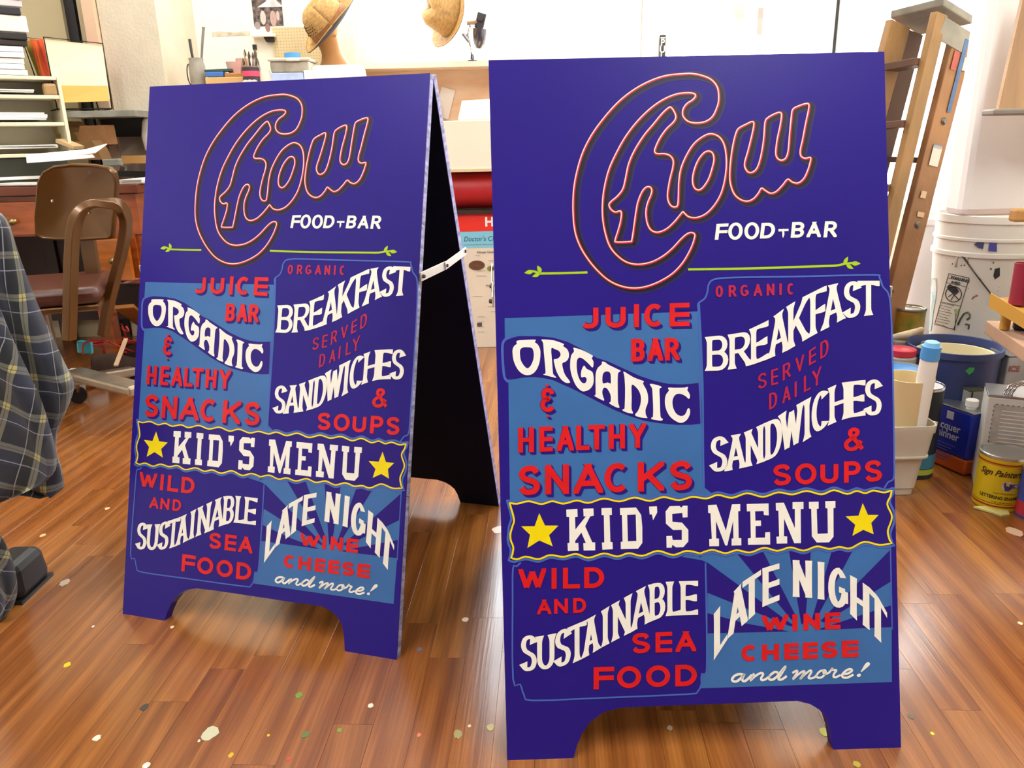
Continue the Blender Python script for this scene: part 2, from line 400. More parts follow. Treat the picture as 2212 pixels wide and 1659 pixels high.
def artwork(panel,mirror=False):
    L=lambda k:k*LAY
    def mk(name,m,label,fn):
        p=Paint(); fn(p); return p.build(name,m,panel,label)
    # --- light blue fields
    def f(p):
        p.poly(tr(2,[(64,376),(1396,332),(1400,276),(1412,274),(1425,500),(1437,830),(1443,1545),(1500,1590),(1500,1640),(100,1665),(90,800),(66,520)]),L(1))
    mk('painted_field',P_LBLUE,'light blue painted field behind the juice bar words',f)
    def f(p):
        p.poly(tr(5,[(-75,445),(20,400),(1155,360),(1158,1178),(38,1216),(36,1150),(76,1112),(78,480),(45,465)]),L(1))
    mk('painted_field',P_LBLUE,'light blue painted field behind the late night words',f)
    def f(p):
        C=(630,915)
        for poly in ([(78,478),(300,640),(590,852),(560,850),(78,655)],[(78,775),(300,835),(560,882),(78,893)],
                     [(255,430),(405,415),(590,780),(600,850)],[(556,410),(685,405),(650,830),(628,840)],
                     [(810,400),(938,392),(720,800),(680,845)],[(1148,405),(1152,590),(760,830),(740,820)],[(1155,728),(1158,856),(740,872),(740,865)]):
            p.poly(tr(5,poly),L(2))
    mk('painted_rays',P_NAVYS,'dark purple sunburst rays',f)
    # --- ORGANIC ribbon
    def f(p):
        p.poly(multi([(6,100,40),(6,180,15),(6,350,-30),(2,300,500),(2,400,510),(2,500,540),(2,600,590),(2,700,650),(7,150,20),(7,520,190),(7,850,340),(7,1150,440),(7,1450,505),(7,1750,518),(7,1950,505),(7,2115,485),(7,2125,700),(7,2150,1370),(7,1950,1395),(7,1650,1395),(7,1300,1365),(7,950,1310),(7,600,1200),(7,300,1080),(7,30,950),(6,1700,1130),(6,1400,980),(6,1000,800),(6,850,765),(6,650,740),(6,450,750),(6,200,790),(6,130,770),(6,90,650),(6,70,400),(6,70,100)]),L(2))
    mk('painted_ribbon',P_NAVYS,'purple wavy ribbon behind the word ORGANIC',f)
    # --- thin slate outlines
    w_=3.6*MPX
    mk('painted_outline',P_LINE,None,lambda p:p.ribbon(multi([(6,200,-10),(6,120,20),(6,65,80),(6,45,180),(6,50,400),(6,65,600),(6,85,740),(6,130,810),(6,170,830)],5),5.5*MPX,L(3)))
    mk('painted_outline',P_LINE,None,lambda p:p.ribbon(multi([(7,2130,500),(7,2150,800),(7,2170,1380)],3),4.5*MPX,L(3)))
    mk('painted_outline',P_LINE,None,lambda p:p.ribbon(tr(3,[(35,340),(28,280),(72,245),(92,200),(102,145),(145,110),(300,99),(700,94),(1225,84),(1275,102),(1300,165),(1345,240),(1362,500),(1370,900),(1376,1350),(1372,1480),(1335,1508),(1305,1555)],4),w_,L(3)))
    mk('painted_outline',P_LINE,None,lambda p:p.ribbon(tr(3,[(35,340),(48,830),(62,1300),(68,1545)],3),w_,L(3)))
    mk('painted_outline',P_LINE,None,lambda p:p.ribbon(tr(4,[(122,478),(98,500),(76,512),(74,700),(76,1162),(118,1192),(142,1258),(195,1288),(600,1272),(1100,1250),(1160,1235),(1183,1190),(1186,1130),(1214,1112),(1214,800),(1208,480)],3),w_,L(3)))
    mk('painted_outline',P_LINE,None,lambda p:p.ribbon(tr(5,[(1150,390),(1158,800),(1160,870)],2),w_*.8,L(3)))
    # --- banner
    TOP=[(8,100,130),(8,180,138),(8,300,112),(8,430,142),(8,545,112),(8,660,138),(8,800,105),(8,920,130),(8,1080,85),(8,1240,115),(8,1400,75),(8,1560,110),(8,1700,70),(8,1860,102),(8,2000,68),(9,130,185),(9,250,148),(9,400,178),(9,560,130),(9,730,168),(9,890,120),(9,1040,143),(9,1190,106),(9,1350,142),(9,1480,98),(9,1620,138),(9,1720,106),(9,1810,130),(9,1900,102),(9,2010,123),(9,2092,98)]
    BOT=[(8,115,702),(8,180,714),(8,270,688),(8,400,714),(8,520,672),(8,660,690),(8,790,660),(8,920,700),(8,1080,655),(8,1220,686),(8,1340,652),(8,1480,680),(8,1640,628),(8,1800,670),(8,1940,628),(8,2080,655),(9,60,768),(9,190,730),(9,330,765),(9,450,733),(9,590,758),(9,740,708),(9,880,740),(9,1020,704),(9,1160,738),(9,1300,693),(9,1430,720),(9,1540,698),(9,1650,715),(9,1800,645),(9,1960,678),(9,2092,660)]
    LEFT=[(8,105,150),(8,145,300),(8,130,370),(8,108,450),(8,112,520),(8,138,590),(8,130,660)]
    RIGHT=[(9,2080,160),(9,2045,250),(9,2095,380),(9,2050,530),(9,2070,630)]
    ring=multi(TOP,4)+multi(RIGHT,4)+multi(BOT,4)[::-1]+multi(LEFT,4)[::-1]
    def off(r,k):
        cx=sum(x for x,y in r)/len(r); cy=sum(y for x,y in r)/len(r)
        return [(x+(k if x>cx+.27 else (-k if x<cx-.27 else 0)),y+(k if y>cy else -k)) for x,y in r]
    mk('painted_banner_edge',P_LINE,'slate blue edge around the banner',lambda p:(p.ribbon(off(ring,5.5*MPX),5*MPX,L(3),True)))
    mk('painted_banner',P_NAVYS,'purple banner across the board',lambda p:p.poly(ring,L(4)))
    mk('banner_border',P_YEL,'wavy yellow line around the banner',lambda p:p.ribbon(ring,3.9*MPX,L(5),True))
    if 1:
        for c,pts in ((8,[(408,237),(468,364),(608,366),(510,465),(548,580),(408,520),(285,598),(312,460),(220,373),(360,372)]),
                      (9,[(1785,235),(1840,360),(1953,360),(1875,445),(1900,565),(1790,518),(1675,582),(1705,465),(1603,375),(1740,368)])):
            mk('painted_star',P_YEL,'yellow five pointed star on the banner',lambda p,c=c,pts=pts:p.poly(tr(c,pts),L(5)))
    K=[(690,200),(805,192),(808,275),(780,278),(785,405),(895,268),(870,270),(866,190),(972,187),(975,262),(938,270),(886,372),(960,540),(990,540),(990,622),(870,624),(866,548),(893,545),(846,438),(782,525),(783,547),(815,545),(818,625),(706,630),(702,548),(722,545),(720,278),(692,275)]
    I_=[(1055,185),(1162,182),(1164,255),(1140,258),(1148,535),(1170,538),(1173,610),(1065,616),(1060,542),(1085,540),(1080,258),(1057,258)]
    D_=[(1247,185),(1415,178),(1468,255),(1480,380),(1480,545),(1435,606),(1256,610),(1256,535),(1275,532),(1268,255),(1250,258)]; Dh=[(1323,255),(1412,250),(1418,525),(1330,528)]
    AP=[(1550,168),(1632,166),(1635,230),(1592,310),(1580,250),(1556,250)]
    S_=[(1765,165),(1865,162),(1885,180),(1903,160),(1950,160),(1950,280),(1900,282),(1895,235),(1790,245),(1792,325),(1892,335),(1958,410),(1958,530),(1905,590),(1830,592),(1792,565),(1785,595),(1732,595),(1730,475),(1788,472),(1795,515),(1890,515),(1890,410),(1800,412),(1725,345),(1722,220)]
    M_=[(146,256),(235,250),(335,525),(400,248),(487,245),(488,318),(466,322),(470,605),(498,606),(499,682),(396,684),(396,610),(415,608),(412,425),(350,683),(328,683),(230,425),(232,608),(262,610),(262,690),(160,691),(158,615),(186,612),(172,342),(148,340)]
    E_=[(556,244),(788,238),(790,365),(738,362),(735,318),(645,322),(648,420),(706,418),(708,475),(650,478),(650,602),(750,600),(752,545),(803,542),(805,673),(570,676),(568,608),(600,604),(594,322),(558,322)]
    N_=[(864,232),(950,230),(1066,500),(1066,296),(1042,296),(1042,225),(1158,222),(1158,296),(1128,298),(1130,658),(1060,660),(952,400),(950,585),(985,588),(985,662),(874,664),(870,590),(900,588),(892,315),(866,312)]
    U_=[(1215,222),(1318,220),(1318,292),(1298,296),(1306,560),(1415,555),(1412,290),(1390,288),(1388,215),(1496,212),(1496,285),(1475,288),(1476,590),(1428,650),(1298,652),(1246,585),(1240,296),(1216,292)]
    def f(p):
        for g in (K,I_,AP,S_): p.poly(tr(8,g),L(5))
        p.polyh(tr(8,D_),[tr(8,Dh)],L(5))
        for g in (M_,E_,N_,U_): p.poly(tr(9,g),L(5))
    mk('lettering',P_WHITE,"cream slab lettering reading KID'S MENU",f)
    # --- ORGANIC display
    O1=[(310,85),(335,55),(480,42),(650,38),(680,50),(660,85),(715,130),(755,210),(765,300),(750,450),(700,590),(620,680),(520,708),(420,680),(330,590),(260,440),(238,300),(240,220),(270,155),(320,115)]
    O1h=[(378,250),(400,205),(450,182),(520,182),(590,190),(625,230),(640,320),(628,420),(580,530),(520,578),(460,535),(400,440),(380,340)]
    R1=[(780,42),(840,35),(1000,50),(1120,85),(1210,125),(1195,160),(1270,220),(1305,310),(1290,400),(1240,455),(1180,485),(1190,580),(1230,700),(1320,825),(1310,855),(1240,850),(1150,780),(1070,640),(1030,500),(1020,415),(1080,400),(1130,360),(1145,310),(1110,250),(1040,220),(970,205),(985,450),(1000,650),(1015,700),(1062,745),(1050,758),(930,728),(825,700),(830,685),(860,670),(855,550),(830,280),(815,100)]
    G1=[(1385,195),(1440,200),(1560,240),(1700,310),(1758,350),(1735,390),(1765,450),(1765,530),(1745,565),(1690,510),(1600,425),(1520,378),(1470,400),(1450,480),(1455,620),(1490,760),(1540,840),(1590,865),(1625,840),(1638,780),(1600,740),(1550,752),(1530,720),(1540,620),(1580,535),(1605,540),(1640,590),(1720,630),(1755,670),(1772,780),(1760,880),(1700,970),(1600,1015),(1530,1000),(1440,910),(1370,760),(1330,600),(1330,440),(1350,330),(1400,260)]
    A1=[(6,1925,455),(6,1990,465),(7,150,90),(7,400,210),(7,400,240),(7,365,262),(7,350,380),(7,352,760),(7,360,920),(7,388,1025),(7,290,1000),(7,165,925),(7,195,890),(7,200,800),(7,185,720),(7,130,620),(7,80,585),(7,40,600),(7,15,660),(7,20,740),(7,55,840),(7,50,865),(6,1940,1185),(6,1780,1100),(6,1808,1075),(6,1805,850),(6,1810,680),(6,1850,570),(6,1925,505)]
    A1h=[(7,25,495),(7,20,330),(7,50,260),(7,110,232),(7,170,250),(7,195,300),(7,200,400),(7,198,500),(7,130,472)]
    N1=[(475,260),(500,245),(700,365),(900,440),(915,465),(900,500),(960,610),(1000,720),(1012,850),(995,950),(955,1060),(960,1170),(992,1235),(985,1248),(850,1235),(745,1200),(730,1165),(790,1090),(840,960),(855,820),(830,700),(760,590),(655,528),(655,800),(650,1040),(678,1120),(672,1150),(560,1130),(458,1085),(465,1055),(495,1040),(505,900),(510,600),(495,350)]
    I1=[(1048,520),(1085,505),(1200,530),(1295,565),(1290,598),(1258,615),(1265,850),(1280,1210),(1330,1265),(1300,1305),(1180,1290),(1085,1270),(1085,1235),(1115,1215),(1120,1000),(1105,700),(1095,600)]
    C1=[(1445,590),(1600,592),(1800,588),(1860,572),(1878,590),(1862,645),(1900,700),(1922,770),(1905,825),(1880,825),(1820,770),(1720,725),(1640,725),(1580,770),(1545,850),(1540,940),(1560,1040),(1620,1150),(1720,1205),(1800,1180),(1840,1120),(1870,1045),(1905,1042),(1925,1100),(1905,1200),(1840,1300),(1740,1352),(1640,1330),(1500,1230),(1410,1080),(1375,920),(1385,780),(1425,700),(1465,650)]
    def f(p):
        sm3=lambda c,g:tr(c,g,3,True)
        p.polyh(sm3(6,O1),[sm3(6,O1h)],L(5)); p.poly(sm3(6,R1),L(5)); p.poly(sm3(6,G1),L(5))
        p.polyh(multi(A1,2,True),[multi(A1h,2,True)],L(5)); p.poly(sm3(7,N1),L(5)); p.poly(sm3(7,I1),L(5)); p.poly(sm3(7,C1),L(5))
    mk('lettering',P_WHITE,'cream art nouveau lettering reading ORGANIC on the ribbon',f)
    # --- red words of the juice bar panel, with purple drop shade
    RW=[(2,'JUICE',[(592,712),(760,900),(955,993),(1028,1167),(1203,1340)],[(595,291),(1340,272)],[(595,449),(1340,432)],36,32),
        (2,'BAR',[(938,1032),(1052,1158),(1170,1272)],[(935,520),(1275,512)],[(935,677),(1275,667)],34,30),
        (2,'HEALTHY',[(157,266),(303,396),(424,542),(558,650),(642,756),(783,894),(922,1040)],[(155,1130),(1040,1100)],[(155,1303),(1040,1268)],34,30),
        (2,'SNACKS',[(160,308),(344,508),(538,742),(753,930),(983,1165),(1203,1357)],[(160,1394),(1357,1358)],[(160,1597),(1357,1560)],42,38)]
    def words(p,lay,off=(0,0),grow=0,k=0):
        if k<4:
            c,t,xs,a,b,wv,wh=RW[k]
            p.word(c,t,xs,a,b,wv+grow,wh+grow,lay,off=off); return
        e=tr(6,[(985,1065),(960,1005),(900,990),(850,1005),(825,1060),(850,1130),(930,1160),(860,1170),(815,1220),(810,1290),(860,1350),(930,1360),(1000,1315)],4)
        p.ribbon(e,(9.5+grow/3)*MPX,lay,off=off)
        for c_,pp in ((6,[(850,885),(925,880),(895,935),(880,935)]),(6,[(875,1500),(950,1495),(905,1450),(895,1450)])):
            p.poly([(x+off[0],y+off[1]) for x,y in tr(c_,pp)],lay)
    for k in range(5):
      mk('letter_shade',P_NAVYS,None,lambda p:(words(p,L(3),(5.2*MPX,-5.8*MPX),0,k),words(p,L(3)+.00002,(3.2*MPX,-3.4*MPX),3,k),words(p,L(3)+.00004,(0,0),5,k)))
      mk('lettering',P_RED,'red lettering reading '+['JUICE','BAR','HEALTHY','SNACKS','&'][k],lambda p:words(p,L(5),k=k))
    # --- white flared words
    WH=[(3,'BREAKFAST',[(88,236),(244,396),(392,498),(514,652),(648,788),(800,898),(886,1028),(1030,1144),(1140,1262)],
         [(85,508),(240,492),(330,478),(400,448),(500,400),(580,345),(650,290),(740,240),(800,210),(900,160),(1000,138),(1120,124),(1266,124)],
         [(88,742),(180,740),(290,727),(400,700),(500,665),(640,605),(740,545),(830,492),(930,442),(1030,385),(1130,372),(1240,358)],36,27),
        (3,'SANDWICHES',[(113,228),(222,352),(355,474),(490,605),(592,748),(742,812),(808,935),(932,1062),(1062,1165),(1175,1290)],
         [(113,1196),(228,1190),(320,1175),(380,1152),(470,1108),(560,1070),(600,1035),(700,980),(800,925),(860,890),(940,855),(1010,825),(1150,808),(1290,800)],
         [(113,1438),(230,1432),(400,1395),(500,1360),(600,1310),(740,1238),(800,1200),(870,1152),(940,1108),(1060,1065),(1165,1052),(1290,1048)],34,26),
        (4,'SUSTAINABLE',[(122,216),(218,320),(323,416),(408,498),(488,582),(602,636),(664,768),(772,886),(880,972),(984,1058),(1062,1152)],
         [(122,908),(215,903),(320,885),(400,860),(500,818),(560,785),(640,735),(720,690),(810,640),(880,604),(980,590),(1150,585)],
         [(122,1118),(215,1112),(320,1098),(420,1072),(500,1036),(600,975),(700,922),(770,888),(880,825),(980,790),(1150,785)],29,22),
        (5,'LATE',[(115,192),(196,312),(284,390),(400,498)],[(110,785),(150,735),(190,680),(240,640),(285,590),(385,525),(400,512),(500,482)],[(115,1050),(125,1035),(190,935),(200,920),(310,822),(350,785),(400,738),(500,698)],36,32),
        (5,'NIGHT',[(578,690),(720,766),(785,903),(914,1026),(1022,1128)],[(578,463),(690,468),(766,478),(785,508),(850,508),(900,545),(950,570),(1025,622),(1075,675),(1128,770)],[(578,678),(690,686),(766,697),(785,738),(900,748),(920,795),(1020,865),(1060,915),(1090,942),(1128,985)],38,32)]
    names=['BREAKFAST','SANDWICHES','SUSTAINABLE','LATE','NIGHT']
    for w_ in WH:
        fl=0.85 if w_[1] in ('BREAKFAST','SANDWICHES','SUSTAINABLE') else .08
        mk('lettering',P_WHITE,'cream lettering reading '+w_[1],lambda p,w_=w_,fl=fl:p.word(*w_,L(4),flare=fl))
    # --- red words on the dark panels
    R2=[(P_RED2,[(3,'ORGANIC',[(148,200),(238,292),(318,378),(410,470),(500,554),(586,606),(642,690)],[(148,155),(690,138)],[(148,236),(690,218)],17,15),
                 (3,'SERVED',[(440,500),(530,577),(610,666),(697,758),(790,838),(868,926)],[(440,768),(577,722),(665,672),(757,628),(835,575),(926,512)],[(440,870),(577,832),(665,780),(757,728),(835,682),(926,632)],15,13),
                 (3,'DAILY',[(516,572),(608,664),(686,712),(755,802),(812,876)],[(516,900),(572,880),(664,838),(712,808),(802,755),(876,708)],[(516,1012),(572,985),(664,940),(712,915),(802,868),(876,826)],15,13)],'thin red lettering reading ORGANIC SERVED DAILY'),
        (P_RED,[(3,'&',[(1030,1170)],[(1030,1135),(1170,1130)],[(1030,1297),(1170,1293)],30,26),(3,'SOUPS',[(543,666),(694,842),(868,992),(1030,1146),(1173,1292)],[(543,1388),(1292,1356)],[(543,1533),(1292,1503)],33,29)],'red lettering reading & SOUPS'),
        (P_RED,[(4,'WILD',[(108,272),(302,334),(370,470),(495,613)],[(108,516),(613,503)],[(108,638),(613,626)],30,26),(4,'AND',[(218,302),(318,400),(430,506)],[(218,697),(506,684)],[(218,783),(506,772)],20,18)],'red lettering reading WILD AND'),
        (P_RED,[(4,'SEA',[(776,882),(914,1012),(1032,1153)],[(776,893),(1153,878)],[(776,1012),(1153,998)],28,24),(4,'FOOD',[(550,672),(688,830),(858,1000),(1030,1157)],[(550,1092),(1157,1074)],[(550,1222),(1157,1200)],31,27)],'red lettering reading SEA FOOD'),
        (P_RED,[(5,'WINE',[(395,552),(572,608),(640,738),(765,857)],[(395,790),(857,768)],[(395,886),(857,866)],30,24),(5,'CHEESE',[(276,376),(396,497),(528,612),(636,724),(744,840),(864,962)],[(276,963),(962,932)],[(276,1058),(962,1030)],30,24)],'red lettering reading WINE CHEESE')]
    for m_,ws,lb in R2:
        for x in ws: mk('lettering',m_,'red lettering reading '+x[1],lambda p,x=x:p.word(*x,L(4)))
    # --- script
    def f(p):
        for pts,wd in (([(310,315),(250,300),(180,320),(140,370),(160,402),(210,398),(270,350),(310,300),(280,370),(300,398),(340,385),(420,310)],36),
                       ([(445,290),(430,330),(395,390),(460,330),(540,285),(575,300),(545,360),(560,385),(610,370),(680,320)],32),
                       ([(785,280),(740,270),(680,310),(655,360),(690,380),(750,350),(820,270),(890,190),(840,280),(790,360),(815,378),(860,360),(905,325)],34),
                       ([(985,285),(1030,255),(1055,260),(1030,310),(990,372),(1070,300),(1140,258),(1150,280),(1090,372),(1150,310),(1230,250),(1250,270),(1210,345),(1240,360),(1290,345),(1330,310)],30),
                       ([(1420,245),(1370,260),(1325,310),(1335,345),(1390,345),(1440,300),(1450,255),(1420,245),(1430,300),(1500,275),(1550,210),(1540,240),(1600,245),(1570,290),(1560,335),(1600,340),(1660,310)],30),
                       ([(1690,300),(1760,290),(1820,250),(1790,228),(1730,255),(1680,310),(1700,345),(1760,345),(1840,305)],32)):
            p.ribbon(tr(11,pts,4),wd/6.5*MPX,L(4))
        p.poly(tr(11,[(1940,265),(1960,230),(2000,160),(2040,130),(2070,145),(2065,175),(2020,215),(1955,268)],2,True),L(4))
        p.poly(tr(11,[(1885,320),(1900,298),(1930,292),(1945,305),(1935,330),(1905,340)],2,True),L(4))
    mk('lettering',P_WHITE,'cream script lettering reading and more!',f)
    # --- FOOD BAR
    def f(p):
        sl=[('F',(36,262),(118,378),(108,378),30),('O',(256,500),(96,382),(92,378),0),('O',(522,772),(90,376),(90,374),0),('D',(778,1042),(104,360),(94,358),30),
            ('B',(1285,1525),(92,348),(86,346),28),('A',(1545,1782),(90,342),(86,340),0),('R',(1825,2068),(80,344),(76,340),28)]
        for ch,(x0,x1),(t0,b0),(t1,b1),s_ in sl:
            W=x1-x0-s_; H=b0-t0
            if ch=='O': W=x1-x0; 
            pol=glyph(ch,W,H,60,50)
            k=22 if ch=='O' else (s_ if s_ else 30)
            if ch=='O': quad=[(x0+k/2,t0),(x1+k/4,t1),(x1-k/2,b1),(x0-k/4,b0)]
            elif ch=='A': quad=[(x0+24,t0),(x1+4,t1),(x1,b1),(x0,b0)]
            else: quad=[(x0+s_,t0),(x1+4,t1),(x1-s_,b1),(x0,b0)]
            p.quadpolys(pol,W,H,[cp(10,*q) for q in quad],L(4))
        p.poly(tr(10,[(1085,205),(1155,205),(1170,198),(1185,205),(1250,200),(1252,238),(1180,240),(1185,290),(1172,330),(1160,352),(1148,320),(1150,290),(1145,242),(1085,245)]),L(4))
    mk('lettering',P_WHITE,'white italic lettering reading FOOD BAR with a corkscrew',f)
    # --- green sprigs
    def leaf(p,c,a,b,wd,lay):
        A=Vector(uv(*cp(c,*a))); B=Vector(uv(*cp(c,*b))); d=B-A; n=Vector((-d.y,d.x)).normalized(); k=wd
        pts=[A+d*t+n*k*math.sin(math.pi*t**.8) for t in [i/8 for i in range(9)]]+[A+d*t-n*k*math.sin(math.pi*t**.8) for t in [i/8 for i in range(7,0,-1)]]
        p.poly([(q.x,q.y) for q in pts],lay)
    def sprigs(p,lay,g,k):
      if k==0:
        p.ribbon(tr(12,[(1960,358),(1400,375),(750,385),(680,378),(560,335),(450,320)],3),(4.6+g)*MPX,lay)
        leaf(p,12,(520,330),(280,368),(4.6+g*.6)*MPX,lay+.00001); leaf(p,12,(725,360),(628,170),(4.4+g*.6)*MPX,lay+.00001); leaf(p,12,(690,400),(490,468),(3.8+g*.6)*MPX,lay+.00001)
      else:
        p.ribbon(multi([(1,1075,1188),(1,1400,1184),(1,1700,1175),(13,0,545),(13,400,530),(13,640,480),(13,850,455),(13,950,450)],3),(4.6+g)*MPX,lay)
        leaf(p,13,(870,460),(1175,470),(4.6+g*.6)*MPX,lay+.00001); leaf(p,13,(640,490),(775,245),(4*1+g*.6)*MPX,lay+.00001); leaf(p,13,(720,510),(950,640),(4+g*.6)*MPX,lay+.00001)
    for k in (0,1):
        mk('sprig_edge',P_GRND,None,lambda p:sprigs(p,L(1),1.6,k))
        mk('painted_sprig',P_GRN,['lime green sprig left of the logo','lime green sprig right of the logo'][k],lambda p:sprigs(p,L(2),0,k))
    # --- Chow logo: painted tube with painted shade
    paths=[tr(1,g,5,True) for g in (C_OUT,HO_OUT,O_IN,W_OUT)]
    def lg(nm,m,lb,wd,lay,off=(0,0)):
        for i,r in enumerate(paths): mk(nm,m,lb,lambda p:p.ribbon(r,wd*MPX,lay+i*.000005,True,off=(off[0]*MPX,off[1]*MPX)))
    lg('logo_shade',P_SH1,None,18,L(1)+.00004,(5.5,-3.6))
    lg('logo_shade',P_SH2,None,13.5,L(1)+.0001,(5.2,-3.3))
    lg('logo_shade',P_SH3,None,9.5,L(2),(4.8,-3))
    lg('logo_line',P_TRED,'red outline of the Chow logo',5.6,L(3))
    lg('logo_highlight',P_TWHT,'pale pink painted line on the logo outline',2.3,L(4),(-.9,.9))
# ------------------------------------------------------------------ sandwich boards
TH=0.018
def outline():
    # board outline with the foot cutout, metres, from the traced edge
    cut=[uv(*p) for p in ((1800,1618),(1797,1600),(1793,1575),(1785,1550),(1770,1533),(1750,1521),(1722,1514),(1600,1519),(1400,1526),(1335,1530),(1302,1540),(1275,1560),(1257,1585),(1246,1612),(1239,1640))]
    cut=[(cut[0][0],0)]+[(x,max(y,0.004)) for x,y in cut[1:-1]]+[(cut[-1][0],0)]
    return [(0,0),(0,BH),(BW,BH),(BW,0)]+cut
def sandwich_board(x,y,yaw,tilt,tilt2,Wd,Ht,label,front_art=True):
    root=thing('sandwich_board',(x,y,0),label,'signboard',yaw,'painted sandwich boards')
    sx,sy=Wd/BW,Ht/BH
    pts=outline()
    M=Matrix.Rotation(math.pi/2-tilt,4,'X')   # local xy plane stands up, leaning back
    # front panel: face plane at local z=0 pointing to the viewer
    f=MB().prism(pts,-TH,Matrix.Identity(4)).build('front_panel',P_NAVY,root,label='purple blue painted front panel')
    f.location=(-Wd/2,0,0); f.rotation_euler=(math.pi/2-tilt,0,0); f.scale=(sx,sy,1)
    e=MB()
    for a,b in (((BW,0.001),(BW,BH-.001)),((0,BH-.001),(0,.001))):
        s_=1 if a[0]>0 else -1
        e.add([(a[0]+s_*.0004,a[1],-.0015),(b[0]+s_*.0004,b[1],-.0015),(b[0]+s_*.0004,b[1],-TH+.001),(a[0]+s_*.0004,a[1],-TH+.001)],[(0,1,2,3)])
    e.add([(0,BH+.0004,-.0015),(BW,BH+.0004,-.0015),(BW,BH+.0004,-TH+.001),(0,BH+.0004,-TH+.001)],[(0,1,2,3)])
    e.build('panel_edge',PLY,f,label='rough pale plywood edge')
    b=MB().prism([(px,py) for px,py in pts],-.0008,Matrix.Translation((0,0,-TH-.0001))).build('panel_back',BLACKISH,f,label='black painted inner face')
    artwork(f)
    # back panel hinged at the top
    ytop=math.sin(tilt)*Ht; ztop=math.cos(tilt)*Ht
    gap=.012
    hy=ytop+TH/math.cos(tilt)+gap
    bp=MB().prism(pts,TH,Matrix.Identity(4)).build('back_panel',P_NAVY,root,label='purple painted rear panel')
    bl=ztop/math.cos(tilt2)
    # place: top at (hy, ztop), bottom at hy+sin*L
    bp.scale=(sx,bl/BH,1)
    bp.rotation_euler=(math.pi/2+tilt2,0,0)
    bp.location=(-Wd/2,hy+math.sin(tilt2)*bl+.0,0)
    MB().prism(pts,.0008,Matrix.Translation((0,0,TH+.0001))).build('panel_face',BLACKISH,bp,label='black painted inner face')
    e=MB()
    for a,b_ in (((BW,0.001),(BW,BH-.001)),((0,BH-.001),(0,.001))):
        s_=1 if a[0]>0 else -1
        e.add([(a[0]+s_*.0004,a[1],.0015),(b_[0]+s_*.0004,b_[1],.0015),(b_[0]+s_*.0004,b_[1],TH-.001),(a[0]+s_*.0004,a[1],TH-.001)],[(0,1,2,3)])
    e.add([(0,BH+.0004,.0015),(BW,BH+.0004,.0015),(BW,BH+.0004,TH-.001),(0,BH+.0004,TH-.001)],[(0,1,2,3)])
    e.build('panel_edge',PLY,bp,label='rough pale plywood edge')
    # hinges
    for hx in (-Wd*.34,Wd*.34):
        h=MB(); h.tube([(hx-.035,hy-gap*.5-.002,ztop-.006),(hx+.035,hy-gap*.5-.002,ztop-.006)],.0045,8)
        h.box((hx,hy-gap*.5-.002,ztop-.014),(.066,.0016,.022))
        h.build('hinge',STEEL,root,smooth=40)
    # folding metal spreader arms
    k=.655; zf=math.cos(tilt)*Ht*k; yf=math.sin(tilt)*Ht*k+TH*.6
    zb=ztop*(k+.014); yb=hy+math.tan(tilt2)*(ztop-zb)-TH*.2
    for s_ in (1,-1):
        X=s_*(Wd/2+.0035)
        A=Vector((X,yf,zf)); B=Vector((X,yb,zb)); mid=A.lerp(B,.52)+Vector((0,0,-.006))
        ar=MB(); ar.bar(A+Vector((0,-.008,0)),mid,.0024,.017); ar.bar(mid+Vector((s_*.0022,-.008,0)),B+Vector((s_*.0022,.008,0)),.0024,.016)
        o=ar.build('spreader_arm',mat('white_painted_metal','d6d2c8',.45,.3,var=.1),root,bevel=.0008,label='white metal folding spreader arm')
        rv=MB()
        for q in (A,mid,B): 
            rv.tube([q+Vector((-.001*s_,0,0)),q+Vector((s_*.006,0,0))],[.0045,.003],8)
        rv.build('rivet',mat('dark_brass','4a4436',.4,.8),o,smooth=40)
    return root
sandwich_board(0.28448,0.98269,0.01277,0.29699,0.305,0.61,1.0755,'nearest purple sandwich board, on the right, facing the viewer squarely')
sandwich_board(-0.51733,1.31542,-0.284,0.29674,0.30604,0.60965,1.07745,'left purple sandwich board turned sideways, its side gap and metal arm showing')
# ------------------------------------------------------------------ helpers for placing
def pb(x0,y0,x1,y1,Y,depth):
    """box spanning picture rectangle at depth plane Y, going back by depth: (centre,size)"""
    xm,ym=(x0+x1)/2,(y0+y1)/2
    X0=at(x0,ym,Y).x; X1=at(x1,ym,Y).x; Z0=at(xm,y1,Y).z; Z1=at(xm,y0,Y).z
    return ((X0+X1)/2,Y+depth/2,(Z0+Z1)/2),(abs(X1-X0),depth,abs(Z1-Z0))
def text_mesh(name,txt,size,m,parent,M,align='CENTER',shear=0,bend=None,sx=1.0,spacing=1.0,bold=0):
    cu=bpy.data.curves.new('t','FONT'); cu.body=txt; cu.size=size; cu.align_x=align; cu.align_y='CENTER'; cu.shear=shear; cu.space_character=spacing; cu.offset=bold
    o=bpy.data.objects.new('t',cu); COL.objects.link(o)
    dg=bpy.context.evaluated_depsgraph_get(); me=bpy.data.meshes.new_from_object(o.evaluated_get(dg)); 
    bpy.data.objects.remove(o); bpy.data.curves.remove(cu)
    for v in me.vertices:
        x,y,z=v.co; x*=sx
        if bend: a=x/bend; v.co=Vector((bend*math.sin(a),-bend*math.cos(a),y))
        else: v.co=Vector((x,y,0))
        v.co=M@v.co
    me.materials.clear(); me.materials.append(m)
    r=bpy.data.objects.new(name,me); COL.objects.link(r); r.parent=parent; return r
STAND=Matrix.Rotation(math.pi/2,4,'X')
def T(x,y,z): return Matrix.Translation((x,y,z))
